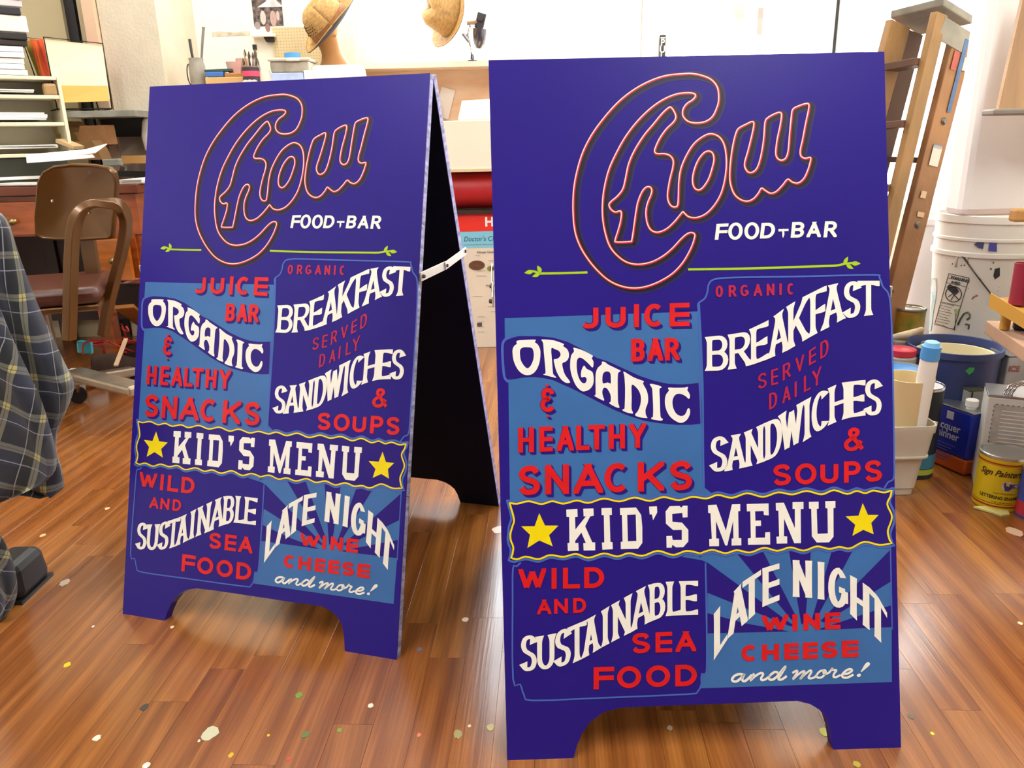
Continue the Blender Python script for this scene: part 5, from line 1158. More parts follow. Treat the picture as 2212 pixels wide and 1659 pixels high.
c=((x_a+x_b)/2,BY-.10,SILL-.012); o=MB().box(c,(x_b-x_a,.24,.024)).build('window_ledge',mat('ledge_paint','f2e4d0',.5)); struct(o); o.name='trim_5'
# poster, pegboard, bracket on the white back wall
c,s=pb(541,-60,611,71,BY-.006,.004); pst=MB().box((c[0],BY-.004,c[2]),(s[0],.004,s[2])).build('poster',WPAP); tag(pst,'dark photographic poster on the white back wall, cut by the top of the frame','poster')
PM=mat('photo_print_dark','2c2420',.5,col2='80706a',scale=55)
MB().box((c[0]+.0,BY-.0068,c[2]+.012),(s[0]-.012,.001,s[2]-.035)).build('print',PM,pst)
c,s=pb(557,4,606,17,BY-.008,.001); MB().prism([(-.07,0),(.06,0),(.03,.025),(.0,.07),(-.025,.025)],.0006,T(c[0]+.01,BY-.0078,c[2]-.01)@STAND).build('print_figure',mat('print_pale','d8dce0',.5,var=.3,scale=20),pst)
for px,py,w_,h_,cc in ((568,38,.014,.032,'c8c0ba'),(590,40,.016,.036,'b89a94'),(578,60,.012,.02,'8c6c64'),(600,34,.008,.022,'c0b4b0'),(556,55,.014,.018,'988c88')):
    q=at(px,py,BY-.01); MB().lathe([(.001,0),(w_,0.0003)],n=12,capb=False,capt=False).build('print_figure',mat('pf_'+cc,cc,.5),pst).matrix_basis=T(q.x,BY-.0079,q.z)@Matrix.Rotation(math.pi/2,4,'X')@Matrix.Diagonal((1,h_/w_,1,1))
c,s=pb(590,58,692,150,BY-.02,.006); pgb=MB().box((c[0],BY-.010,c[2]),(s[0],.006,s[2])).build('pegboard',mat('tan_hardboard','cdbd94',.7,var=.05)); tag(pgb,'tan pegboard square on the back wall behind the toolbox','pegboard')
pg=MB()
for i in range(16):
    for k in range(14):
        pg.box((c[0]-s[0]/2+.008+i*(s[0]-.016)/15,BY-.0133,c[2]-s[2]/2+.008+k*(s[2]-.016)/13),(.0028,.0008,.0028))
o=pg.build('peg_holes',mat('peg_hole_brown','8a7a54',.8),pgb); o['kind']='stuff'
c,s=pb(568,77,591,90,BY-.03,.03); o=MB().prism([(-s[0]/2,s[2]/2),(s[0]/2,s[2]/2),(s[0]/2,-s[2]/2),(-s[0]/2+.014,-s[2]/2)],.03,T(c[0],BY-.001,c[2])@STAND).build('shelf_bracket',BLK); tag(o,'small dark bracket on the back wall left of the pegboard','bracket')
c,s=pb(541,72,592,79,BY-.05,.05); o=MB().box((c[0],BY-.026,c[2]),(s[0],.05,s[2])).build('narrow_shelf',WALLB,bevel=.002); tag(o,'narrow white shelf strip under the dark poster','shelf')
c,s=pb(458,66,540,80,BY,.002); sc_=MB().prism([(-s[0]/2,-.012),(s[0]/2,-.009),(s[0]/2,.013),(0.02,.006),(-.06,.012),(-s[0]/2,.009)],.0006,T(c[0],BY-.0004,c[2])@STAND).build('plaster_scar',mat('bare_plaster','cfc6b0',.9,var=.3,scale=25)); 
sc_['kind']='structure'; sc_.name='trim_6'
# ---- stack seen between the two signs
CY=3.50
c,s=pb(972,462,1110,745,CY,.30); c=(c[0],c[1],s[2]/2+.03); 
zt_=at(1040,462,CY).z; ctn=thing('printed_carton',(at(1060,600,CY).x+.02,CY+.12,0),'tall printed food carton with red band standing behind the signs','carton')
Wc=.36; MB().box((0,0,zt_/2),(Wc,.24,zt_)).build('carton_body',mat('cream_carton','ddd2bc',.7,var=.05),ctn,bevel=.003)
zr0=at(1040,500,CY).z; fy=-.1208
def cpz(px,py): q=at(px,py,CY); return Vector((q.x-ctn.location.x,fy,q.z))
MB().box((0,fy+.0002,(zt_+zr0)/2),(Wc-.002,.0012,zt_-zr0-.002)).build('red_band',mat('print_red','e0301c',.5),ctn)
zb1=at(1040,535,CY).z; MB().box((0,fy+.0002,(zr0+zb1)/2),(Wc-.002,.0010,zr0-zb1)).build('blue_band',mat('print_sky','7cc4d8',.55),ctn)
def tx(txt,size,m,px,py,**k):
    v=cpz(px,py); return text_mesh('lettering',txt,size,m,ctn,T(v.x,fy-.0012,v.z)@STAND,align='LEFT',**k)
tx('Hills',.055,mat('print_white','f6f2ec',.5),1047,480,bold=.002); tx("Doctor's Choice",.030,mat('print_navy','34506c',.5),1001,517,shear=.25,sx=.92)
tx('and Recommended by Veterinarians',.0085,mat('print_grey','6c7478',.5),1001,529,sx=1.05)
tx('Allergen Guide',.0125,mat('print_grey','6c7478',.5),1030,545,bold=.0003); tx('Pure & Natural',.012,mat('print_grey','6c7478'),1050,617,bold=.0003)
rn=random.Random(2)
for i in range(16):
    px=rn.choice([1022,1030,1055,1060]); py=552+i*11; v=cpz(px,py); MB().box((v.x+.02,fy-.0006,v.z),(rn.uniform(.02,.045),.0006,.0022)).build('print_line',mat('print_line_grey','b0aa9c',.6),ctn)
v=cpz(1030,573); MB().lathe([(.001,0),(.03,.0004)],n=20,capb=False,capt=False).build('print_picture',mat('print_brown','6a4428',.6,var=.5,scale=120),ctn).matrix_basis=T(v.x,fy-.001,v.z)@Matrix.Rotation(math.pi/2,4,'X')@Matrix.Diagonal((1.2,.72,1,1))
v=cpz(1060,580); MB().lathe([(.001,0),(.016,.0004)],n=18,capb=False,capt=False).build('print_picture',mat('print_olive','8a8c34',.6),ctn).matrix_basis=T(v.x,fy-.001,v.z)@Matrix.Rotation(math.pi/2,4,'X')@Matrix.Diagonal((1,.8,1,1))
v=cpz(1036,701); MB().box((v.x,fy-.0006,v.z),(.022,.0006,.018)).build('print_mark',mat('print_charcoal','4c4a48',.6),ctn)
# dark board, red roll, white box, book
c,s=pb(975,453,1100,460,CY-.05,.34); o=MB().box((c[0],CY+.12,zt_+.008),(.42,.27,.014)).build('dark_board',mat('dark_board','2c1a12',.6)); tag(o,'dark thin board lying between the printed carton and the red roll','board')
zr=zt_+.016; rr=(at(1030,368,CY).z-at(1030,452,CY).z)/2*.98
o=MB().lathe([(.001,-.24),(rr*.96,-.24),(rr,-.23),(rr,.2),(rr*.96,.21),(.001,.21)],c=(at(1050,410,CY).x,CY+.09,zr+rr+.001),M=Matrix.Rotation(math.pi/2,3,'Y'),n=32,capb=False,capt=False).build('red_roll',mat('red_vinyl_roll','b41f1f',.45,var=.25,scale=7,bump=.1,bscale=20),smooth=40); tag(o,'thick red vinyl roll lying on the dark board','roll')
zw=zr+2*rr+.003; zwt=at(1020,260,CY-.02).z
wb=MB().box((at(1040,310,CY).x,CY+.09,(zw+zwt)/2),(.32,.22,zwt-zw)).build('white_box',mat('white_cream_box','f0e6cf',.6,var=.03),bevel=.003); tag(wb,'cream white wooden box on top of the red roll','box')
MB().box((at(1040,310,CY).x,CY-.022,zw+.006),(.325,.006,.012)).build('box_lip',mat('pale_wood_strip','d8c09a',.6),wb)
A,B,C_,D_=at(990,260,CY+.02),at(1060,256,CY+.02),at(1060,216,CY+.10),at(998,220,CY+.10)
for q in (A,B): q.z=zwt+.002
o=MB().sheet([[A,B],[D_,C_]]).build('open_book',mat('book_page','f0e8d0',.7),solid=.012); tag(o,'pale open book leaning upright on the cream white box','book')
for i in range(6):
    t=.2+.11*i; a=D_.lerp(A,t)+Vector((.03,-.009,0)); b_=C_.lerp(B,t)+Vector((-.01,-.009,0)); MB().bar(a,b_,.0015,.0008).build('text_line',mat('print_line_grey','b0aa9c'),o)
# ------------------------------------------------------------------ right side: ladder, buckets, cans
LW=mat('worn_ladder_wood','96703f',.6,var=.25,scale=5,stretch=(3,3,1),bump=.15,bscale=90); LWD=mat('dark_ladder_wood','5c4030',.6,var=.25,scale=5); LG=mat('grey_painted_ladder_top','8a8474',.6,var=.25,scale=14); LE=mat('pale_bare_edge','c8b6a6',.6,var=.1)
def to_floor(a,b_):
    a=Vector(a); b_=Vector(b_); t=a.z/(a.z-b_.z); return a+(b_-a)*t
N_,L_c,R_c=at(2037,12,2.36),at(1922,40,2.50),at(2102,52,2.42)
lad=thing('stepladder',(1.05,2.45,0),'worn folded wooden stepladder leaning behind the right sign','ladder'); LDO=Vector(lad.location)
th_=Vector((0,0,.022)); Fc=L_c+R_c-N_
q=[p-LDO for p in (N_,R_c,Fc,L_c)]
MB().add([p for p in q]+[p+th_ for p in q],[(0,1,2,3),(7,6,5,4),(0,4,5,1),(1,5,6,2),(2,6,7,3),(3,7,4,0)]).build('cap_board',LG,lad,bevel=.004)
wdir=(L_c-N_).normalized(); ddir=(R_c-N_).normalized()
def rail(pt,pb_,Yt,Yb_,w_,t_,m,nm='rail'):
    a=at(pt[0],pt[1],Yt); b_=at(pb_[0],pb_[1],Yb_); f_=to_floor(a,b_)
    return MB().bar(a-LDO,f_-LDO+Vector((0,0,.004)),w_,t_,up=ddir).build(nm,m,lad,bevel=.003),a,f_
# front frame rails (with treads)
r1,a1,f1=rail((2029,30),(1938,416),2.37,2.32,.022,.048,LW)
a2=at(1940,52,2.47); f2=to_floor(a2,at(1908,172,2.45)); MB().bar(a2-LDO,f2-LDO+Vector((0,0,.004)),.022,.085,up=ddir).build('rail',LW,lad,bevel=.003)
for fr_i in (.10,.235,.38,.56,.76):
    A=a1.lerp(f1,fr_i); B=a2.lerp(f2,fr_i); d_=(B-A).normalized(); MB().bar(A-LDO+d_*.014,B-LDO-d_*.014,.085,.02,up=(0,0,1)).build('tread',LWD,lad,bevel=.002)
# rear frame rails
r3,a3,f3=rail((2080,66),(1987,434),2.42,2.38,.022,.088,mat('reddish_ladder_wood','94683f',.6,var=.25,scale=6,bump=.15,bscale=90))
a4=at(1972,70,2.50); f4=f3+(f2-f1); MB().bar(a4-LDO,f4-LDO+Vector((0,0,.004)),.022,.07,up=ddir).build('rail',LWD,lad,bevel=.003)
for fr_i in (.30,.6):
    A=a3.lerp(f3,fr_i); B=a4.lerp(f4,fr_i); MB().bar(A-LDO,B-LDO,.03,.016).build('spreader',LWD,lad)
# side plates, bolts, stickers on the rear rail face
def onrail(a,f_,t,off=.0): 
    p=a.lerp(f_,t)-LDO; return p
axis=(a3-f3).normalized(); face_n=axis.cross(ddir).normalized()
if face_n.dot(CAM-a3)<0: face_n=-face_n
wn=axis.cross(face_n).normalized()
def decal(name,t,w_,h_,m,sh_=0,up_=0):
    p=onrail(a3,f3,t)+face_n*.0142+wn*sh_
    vs=[p-wn*w_/2-axis*h_/2,p+wn*w_/2-axis*h_/2,p+wn*w_/2+axis*h_/2,p-wn*w_/2+axis*h_/2]
    return MB().add(vs+[v+face_n*.0006 for v in vs],[(0,1,2,3),(7,6,5,4),(0,4,5,1),(1,5,6,2),(2,6,7,3),(3,7,4,0)]).build(name,m,lad)
def prm(px,py):   # parameter along the rear rail whose picture height is py
    best=0;bd=1e9
    for i in range(400):
        p=a3.lerp(f3,i/400); d=p-CAM; z=d.dot(fwd); y=IH/2-FPX*d.dot(cup)/z
        if abs(y-py)<bd: bd=abs(y-py); best=i/400
    return best
decal('blue_tape_label',prm(0,165),.016,.20,mat('blue_print_label','4a6890',.6,var=.2,scale=40),.008); decal('paint_patch',prm(0,135),.022,.05,mat('red_patch','a84c44',.6),-.02); decal('paint_patch',prm(0,135),.018,.035,mat('pale_patch','c4c4b4',.6),.027)
decal('notice_sticker',prm(0,338),.040,.055,mat('sticker_white','dcd8c8',.6),.0); n_s=decal('sticker_header',prm(0,318),.038,.010,mat('sticker_blue','5a78a4',.6),.0)
decal('bare_patch',prm(0,420),.024,.02,mat('bare_patch','d0b08c',.7),-.01); decal('bare_patch',prm(0,462),.03,.014,mat('bare_patch','d0b08c'),.0)
p=onrail(a3,f3,prm(0,318))+face_n*.0154; Mx=Matrix((wn,axis,face_n)).transposed().to_4x4(); 
if wn.dot(cright)<0: Mx=Matrix((-wn,axis,face_n)).transposed().to_4x4()
Mx.translation=p; text_mesh('lettering','NOTICE',.010,mat('sticker_white','dcd8c8'),lad,Mx)
for py in (262,484):
    pb0=onrail(a3,f3,prm(0,py))+face_n*.013; MB().tube([pb0,pb0+face_n*.006],[.011,.007],14).build('bolt',mat('dull_steel_bolt','7c746c',.4,.8),lad,smooth=40)
for t0 in (.03,.09):
    p=onrail(a3,f3,t0)
MB().bar(q[0]+Vector((0,0,-.055))+ddir*.005,q[1]+Vector((0,0,-.055))-ddir*.01,.004,.06).build('side_plate',LG,lad)
# white panel (light table) hanging at the right with ledge and plywood
WP=mat('white_laminate','faf8f2',.4,var=.03,scale=3)
XL=at(2052,455,1.98).x; zb_=at(2120,474,1.9).z
drw=thing('drawing_table',(XL,1.96,0),'large white laminate drawing table top standing upright at the right edge','table')
MB().box((.62,.05,(zb_+1.75)/2),(1.2,.085,1.75-zb_)).build('table_top',WP,drw,bevel=.018)
for x in (.75,1.1): MB().box((x,.35,.36),(.05,.05,.72)).build('leg',LW,drw)
MB().box((.93,.22,zb_+.02),(.5,.3,.04)).build('support',LW,drw)
A=at(2212,-10,1.84); pw=MB(); c1,c2,c3,c4=at(2140,246,1.80),at(2290,235,1.80),at(2350,-60,1.93),at(2222,-60,1.93)
c1=at(2152,243,1.88);c2=at(2300,236,1.88);c3=at(2310,-40,1.90);c4=at(2215,-40,1.90)
o=pw.sheet([[c1,c2],[c4,c3]]).build('plywood_board',mat('tan_plywood','c09a72',.6,var=.2,scale=4,stretch=(8,1,1)),solid=.012); tag(o,'tan plywood board standing on the grey ledge at the upper right edge','board')
o=MB().bar(at(2133,243,1.86),at(2300,240,1.86),.05,.014,up=(0,0,1)).build('grey_ledge',mat('grey_ledge','8c8478',.55,var=.1),bevel=.004); tag(o,'grey wooden ledge fixed across the white drawing table','ledge')
o=MB().bar(at(2186,465,1.86),at(2300,463,1.86),.03,.030).build('pine_batten',mat('yellow_pine','b98a4c'),bevel=.006); tag(o,'end of a pine batten at the right edge below the white table','batten')
# stacked white buckets
BK=mat('stained_white_plastic','dcd8cc',.45,var=.10,scale=4,bump=.05,bscale=40)
BYY=2.48; bc=at(2135,600,BYY); 
def bucket(z0,label,cxy,full=True):
    b_=thing('paint_bucket',(cxy[0],cxy[1],z0),label,'bucket',group='white plastic buckets')
    H=.37; prof=[(.125,0),(.128,.004),(.150,H*.74),(.156,H*.745),(.156,H*.765),(.151,H*.77),(.151,H*.86),(.155,H*.865),(.155,H*.88),(.152,H*.885),(.153,H*.95),(.158,H*.955),(.158,H),(.148,H),(.147,H*.9),(.122,.01),(.001,.01)]
    MB().lathe(prof,n=44,capt=False).build('bucket_body',BK,b_,smooth=35); return b_
bx_,by_=at(2128,600,2.48).x,2.53
zrim=at(2110,545,2.33).z
lowb=bucket(.001,'lower white bucket, mostly hidden behind the dark blue tub',(bx_+.02,by_+.03))
bz=zrim-.36
crx=thing('crate',(bx_,by_,0),'x','crate') if False else None
topb=bucket(.372,'upper white paint bucket with black warning label and stains',(bx_,by_)) if False else None
bk2=thing('paint_bucket',(bx_-.01,by_-.05,bz),'white paint bucket with black warning label and green and teal drips','bucket',group='white plastic buckets')
H=.40; H=.48; prof=[(.118,0),(.122,.004),(.150,H*.70),(.157,H*.705),(.157,H*.73),(.151,H*.735),(.151,H*.80),(.156,H*.805),(.156,H*.82),(.152,H*.825),(.153,H*.91),(.159,H*.915),(.159,H*.96),(.148,H*.96),(.147,H*.9),(.115,.01),(.001,.01)]
MB().lathe(prof,n=52,capt=False).build('bucket_body',BK,bk2,smooth=35)
bpy.data.objects.remove(lowb.children[0]); bpy.data.objects.remove(lowb)
stn=thing('low_stand',(bk2.location.x,by_,0),'dark low stand hidden under the labelled bucket','stand'); MB().box((0,-.02,(bz)/2-.001),(.26,.26,bz-.003)).build('stand_body',DARKW,stn)
BO=Vector(bk2.location)
def onb(px,py,lift=.0012):
    """point on the bucket wall seen at a picture position, local"""
    d=(at(px,py,1.0)-CAM).normalized(); o_=CAM-BO
    # iterate on cone radius
    r_=.14
    for _ in range(6):
        a=d.x**2+d.y**2; b_=2*(o_.x*d.x+o_.y*d.y); c=o_.x**2+o_.y**2-(r_+lift)**2; D=b_*b_-4*a*c
        if D<0: D=0
        t=(-b_-math.sqrt(D))/(2*a); z=(o_+d*t).z; r_=max(.118,min(.151,.122+(.150-.122)*z/(H*.70))) if z<H*.7 else .1515
    return o_+d*t
def decal_b(name,pts,m,lift=.0012,parent=bk2,dense=True):
    P=[]
    for i in range(len(pts)):
        a=pts[i]; b_=pts[(i+1)%len(pts)]
        for k in range(3): P.append((a[0]+(b_[0]-a[0])*k/3,a[1]+(b_[1]-a[1])*k/3))
    tri=tessellate_polygon([[Vector((x,-y,0)) for x,y in P]]); return MB().add([onb(x,y,lift) for x,y in P],[tuple(t) for t in tri]).build(name,m,parent)
def line_b(pts,w_,m,name='drip',lift=.0014): return MB().tube([onb(x,y,lift) for x,y in pts],w_,5).build(name,m,bk2,smooth=True)
INK=mat('black_ink','26262a',.6); TEAL=mat('teal_stain','a9c4c4',.5); GRN2=mat('dark_green_paint','4a5a38',.5); LGR=mat('light_green_stain','a2b070',.5)
cr8=lambda x,y:(1880+x/4.6084,440+y/4.6084)
fr_p=[cr8(780,695),cr8(985,740),cr8(830,1250),cr8(640,1200)]
for a,b_ in zip(fr_p,fr_p[1:]+fr_p[:1]): line_b([a,((a[0]+b_[0])/2,(a[1]+b_[1])/2),b_],.0009,INK,'label_border')
for a,b_ in ((cr8(768,738),cr8(972,785)),(cr8(750,785),cr8(958,828)),(cr8(700,975),cr8(905,1020))): line_b([a,((a[0]+b_[0])/2,(a[1]+b_[1])/2),b_],.0006,INK,'label_border')
cxx,cyy=828,900; line_b([cr8(cxx+80*math.cos(t),cyy+78*math.sin(t)) for t in [i/18*2*math.pi for i in range(19)]],.0013,INK,'warning_symbol')
line_b([cr8(775,850),cr8(828,900),cr8(880,955)],.0013,INK,'warning_symbol'); decal_b('warning_symbol',[cr8(*p) for p in ((760,830),(790,800),(860,835),(885,875),(850,905),(810,880),(780,850))],INK); line_b([cr8(775,925),cr8(828,890)],.0011,INK,'warning_symbol'); line_b([cr8(800,960),cr8(840,900)],.0011,INK,'warning_symbol')
def text_b(txt,px0_,py0_,px1_,py1_,size):
    a=onb(px0_,py0_,.0016); b_=onb(px1_,py1_,.0016); xd=(b_-a).normalized(); n__=Vector(((a+b_).x/2,(a+b_).y/2,0)).normalized(); yd=n__.cross(xd); M_=Matrix((xd,yd,n__)).transposed().to_4x4(); M_.translation=(a+b_)/2+n__*.0006
    return text_mesh('lettering',txt,size,INK,bk2,M_,bold=.0006,sx=.95)
text_b('WARNING',*cr8(815,735),*cr8(970,772),.0125); text_b('AVISO',*cr8(800,778),*cr8(900,800),.011)
for i in range(9):
    y0=1000+i*26; x0=705-i*7; line_b([cr8(x0,y0-15),cr8(x0+60,y0),cr8(x0+130-(i%3)*14,y0+14)],.0006,INK,'label_line')
decal_b('teal_drip',[cr8(*p) for p in ((610,745),(655,740),(660,830),(650,950),(625,1080),(605,1260),(580,1270),(600,1080),(618,950),(600,840))],TEAL)
for pts in ([(830,1050),(885,1050),(870,1090),(845,1110)],): decal_b('green_drip',[cr8(*p) for p in pts],LGR)
line_b([cr8(*p) for p in ((870,1205),(895,1150),(930,1095),(970,1080),(993,1105),(988,1135),(960,1155))],.0028,GRN2,'green_drip'); line_b([cr8(*p) for p in ((950,1195),(985,1205),(975,1250))],.0024,GRN2,'green_drip'); line_b([cr8(*p) for p in ((850,1100),(845,1200),(835,1260))],.0012,GRN2,'green_drip')
line_b([cr8(*p) for p in ((1010,950),(1030,925),(1070,915),(1050,905))],.0015,mat('rust_drip','a85a3c',.5),'rust_drip')
for pts,cc in (([(1030,405),(1075,375),(1135,378),(1120,450),(1080,440)],'3c3c60'),([(1185,375),(1260,380),(1258,480),(1172,470)],'40408a')): decal_b('blue_paint_mark',[cr8(*p) for p in pts],mat('bpm_'+cc,cc,.5),.0035)
decal_b('black_paint_mark',[cr8(*p) for p in ((1240,650),(1290,635),(1290,720),(1240,755),(1225,720))],INK)
rn=random.Random(8)
for i in range(16):
    sx_,sy_=rn.uniform(700,1300),rn.uniform(480,1280); r_s=rn.uniform(4,10)
    decal_b('paint_speck',[cr8(sx_+r_s*math.cos(t),sy_+r_s*rn.uniform(.6,1.5)*math.sin(t)) for t in (0,1.1,2.2,3.3,4.4,5.4)],[INK,mat('grey_speck','8c8880',.6),GRN2][i%3],.0013)
# wire bail handle
A=onb(*cr8(915,520),.004); B=onb(*cr8(1210,910),.010); MB().tube([A,A.lerp(B,.5)+Vector((0,-.006,-.004)),B],.0022,6).build('bail_handle',mat('dark_wire','4a4640',.4,.7),bk2,smooth=True)
line_b([cr8(*p) for p in ((850,630),(860,540),(900,490),(950,500),(965,560))],.004,BK,'handle_lug')
# tall white tub behind, left of the bucket
o_=thing('white_tub',(at(2000,600,2.75).x,2.75,0),'tall white plastic tub half hidden between ladder and labelled bucket','tub')
rt=(at(2030,560,2.75).x-at(1972,560,2.75).x)/2+.02; zt2=at(2000,470,2.75).z
MB().lathe([(rt*.82,0),(rt*.84,.004),(rt,zt2-.02),(rt+.006,zt2-.02),(rt+.006,zt2),(rt-.004,zt2),(rt-.01,.02),(.001,.02)],n=32,capt=False).build('tub_body',mat('bright_white_plastic','eef0f2',.45),o_,smooth=40)
# wire rack with dark combs
rck=thing('wire_comb_rack',(at(1962,620,2.9).x,2.9,0),'small rack of black wire combs behind the foot of the ladder','rack'); zt3=at(1962,560,2.9).z
MB().box((0,.03,zt3*.45/2),(.12,.12,zt3*.45)).build('rack_base',mat('dark_grey_box','3c3a38',.6),rck)
for i in range(6):
    x=-.05+.02*i; MB().tube([(x,0,zt3*.45),(x+.003,0,zt3*.8),(x-.002,0,zt3)],.004,6).build('comb',BLK,rck,smooth=True)
# dripping can, brush, red lid jar, cans left column
def can(px,py_top,py_bot,wpx,Y,m,label,cat='can',lid=None,z0=None,name='paint_can',rim=CHROME,open_=False,handle=False,parentless=True):
    """upright can whose seen top ellipse centre is at py_top and bottom at py_bot"""
    p=at(px,(py_top+py_bot)/2,Y); r=wpx/2*mpp(Y,px,(py_top+py_bot)/2)
    zt_=at(px,py_top,Y).z; zb_=z0 if z0 is not None else 0.001
    t_=thing(name,(p.x,Y,zb_),label,cat); h=zt_-zb_
    MB().lathe([(r*.985,.0),(r,.003),(r*.985,.006),(r*.985,h-.008),(r,h-.006),(r,h),(r*.93,h),(r*.92,h-.006)]+([(r*.9,h*.3),(.001,h*.3)] if open_ else []),n=36,capt=not open_).build('can_body',m,t_,smooth=35)
    if not open_:
        MB().lathe([(r*.92,0),(r*.92,.003),(r*.88,.003),(r*.86,-.002+.004),(.001,.003)],c=(0,0,h-.006),n=36,capb=False,capt=False).build('lid',lid or CHROME,t_,smooth=35)
    MB().lathe([(r*1.005,h-.007),(r*1.02,h-.004),(r*1.005,h+.001),(r*.94,h+.001),(r*.94,h-.004)],n=36,capb=False,capt=False).build('rim',rim,t_,smooth=True)
    return t_,r,h
drc,r_,h_=can(1962,664,715,66,2.36,mat('amber_dripped_can','a8741c',.35,var=.5,scale=22,col2='5c6c20'),'round can covered in amber and green paint drips beside the right sign',z0=.300,rim=mat('dull_rim','6a645a',.4,.7))
std=thing('low_shelf_box',(at(1962,740,2.36).x,2.37,0),'grey paint splattered crate carrying the amber dripped can','crate'); MB().box((0,0,.2985/2),(.13,.12,.298)).build('crate_body',mat('splattered_crate','9c968c',.7,var=.3,scale=20),std,bevel=.003)
o=MB().tube([at(1928,728,2.08),at(1960,722,2.08),at(1992,712,2.10)],[.007,.010,.008],10).build('roller_handle',mat('dirty_rope_wood','b0a084',.8,var=.2,scale=40),smooth=True); tag(o,'dirty pale wooden handle lying across in front of the amber can','handle')
# dark blue tub with cream bucket inside
tubc=at(2062,745,2.2); tubm=mat('dark_blue_plastic','2f3d6e',.45,var=.12,scale=8); R_t=.125
tub=thing('dark_blue_tub',(tubc.x,2.2,0.001),'dark blue plastic tub on the floor holding the cream pail','tub'); ht=at(2062,744,2.2).z
MB().lathe([(R_t*.86,0),(R_t*.875,.004),(R_t*.97,ht-.02),(R_t*1.02,ht-.018),(R_t*1.02,ht),(R_t*.97,ht),(R_t*.94,ht-.02),(R_t*.84,.015),(.001,.015)],n=48,capt=False).build('tub_body',tubm,tub,smooth=35)
MB().prism([(-.01,.0),(.0,.01),(.015,.008),(.012,-.004),(.002,-.012)],.0008,T(-.02,-R_t*.965,ht-.045)@STAND).build('green_splash',mat('bright_green_paint','3aa050',.4),tub)
crp=thing('cream_pail',(tubc.x+.005,2.2,.017),'cream pail nested inside the dark blue tub','pail'); hc=ht-.038
MB().lathe([(R_t*.70,0),(R_t*.80,hc-.01),(R_t*.83,hc-.008),(R_t*.83,hc),(R_t*.77,hc),(R_t*.74,hc-.03),(R_t*.66,.03),(.001,.03)],n=44,capt=False).build('pail_body',mat('cream_plastic','e2d8ae',.45),crp,smooth=35)
jr=thing('red_lid_jar',(at(1944,790,2.15).x,2.15,.0),'glass jar with red lid standing at the edge of the right sign','jar'); zj=at(1946,752,2.15).z
MB().box((0,.0,(zj-.07)/2),(.08,.08,zj-.072)).build('jar_stand',mat('grey_white_box','bcb8b0',.6,var=.15,scale=14),jr)
MB().lathe([(.036,zj-.07),(.040,zj-.06),(.040,zj-.025),(.034,zj-.018)],n=26).build('jar_body',mat('dusty_glass','b8b4a8'),jr,smooth=40); MB().lathe([(.036,zj-.02),(.038,zj-.018),(.038,zj-.002),(.035,zj)],n=26).build('lid',mat('red_plastic_lid','c0283c',.4),jr,smooth=40)
can(1986,830,960,84,2.01,mat('dark_printed_can','20282e',.4,var=.2,scale=10),'large dark can with silver rim between the white pot and the lacquer thinner',lid=mat('white_lid','d4d8da',.35,.2))
cdk=[o for o in bpy.data.objects if o.get('label','').startswith('large dark can')][0]
rr_=.5*84*mpp(2.01,1986,895)*.985
MB().lathe([(rr_+.0006,.03),(rr_+.0006,.07)],n=36,capb=False,capt=False).build('label_band',mat('teal_band','3c7c94',.5),cdk,smooth=True); MB().lathe([(rr_+.0008,.012),(rr_+.0008,.028)],n=36,capb=False,capt=False).build('label_band',mat('lime_band','a8b83c',.5),cdk,smooth=True)
text_mesh('lettering','TE',.03,mat('print_pale_grey','98a0a4',.5),cdk,T(0,0,.13)@Matrix.Rotation(-.25,4,'Z'),bend=rr_+.001)
can(1945,792,820,80,2.04,mat('grey_carton','a8a49c',.5),'blue lidded can at the edge of the right sign above the cream cup',lid=mat('bright_blue_lid','2a78b8',.35),rim=mat('dull_rim','6a645a'),z0=.001)
# white plastic pot with spout, cream cup and caulk tube
pc=floor_at(1948,1048); PWH=mat('dirty_white_plastic','cfc8b6',.5,var=.12,scale=9,bump=.05,bscale=50)
zp=at(1960,905,1.90).z; pot=thing('white_plastic_pot',(at(1936,980,1.90).x,1.91,0.001),'dirty white square plastic pot with wide rim on the floor by the right sign','pot')
def sqring(w_,z,rd=.3,n_=8):
    out=[]
    for k in range(4*n_):
        a=2*math.pi*k/(4*n_); c_,s_=math.cos(a),math.sin(a); e_=.35
        out.append(Vector((w_*math.copysign(abs(c_)**e_,c_),w_*math.copysign(abs(s_)**e_,s_),z)))
    return out+[out[0]]
w1=.043; MB().sheet([sqring(.001,0.0),sqring(w1,0.0),sqring(w1*1.25,zp*.55),sqring(w1*1.45,zp*.575),sqring(w1*1.58,zp*.86),sqring(w1*1.66,zp*.93),sqring(w1*1.68,zp),sqring(w1*1.60,zp),sqring(w1*1.5,zp*.88),sqring(w1*1.4,zp*.8),sqring(w1*1.1,zp*.1),sqring(.001,zp*.1)]).build('pot_body',PWH,pot,smooth=45)
MB().sheet([sqring(w1*1.35,zp*.52),sqring(w1*1.5,zp*.55),sqring(w1*1.5,zp*.575),sqring(w1*1.35,zp*.575)]).build('pot_ledge',PWH,pot,smooth=45)
MB().prism([(-.03,-.02),(.03,-.02),(.035,.012),(.0,.004),(-.035,.012)],.012,T(w1*1.66,.0,zp*.93)@Matrix.Rotation(math.pi/2,4,'Z')@STAND).build('spout_wing',PWH,pot)
cupm=mat('cream_paper_cup','d8c08c',.6,var=.04); zc=at(1960,826,1.86).z
ccp=thing('cream_cup',(at(1936,980,1.90).x+.012,1.91,zp*.66),'cream cylinder cup standing inside the white plastic pot','cup'); h=zc-zp*.66
MB().lathe([(.050,0),(.060,h),(.057,h),(.045,.01),(.001,.008)],n=36,capt=False).build('cup_body',cupm,ccp,smooth=40)
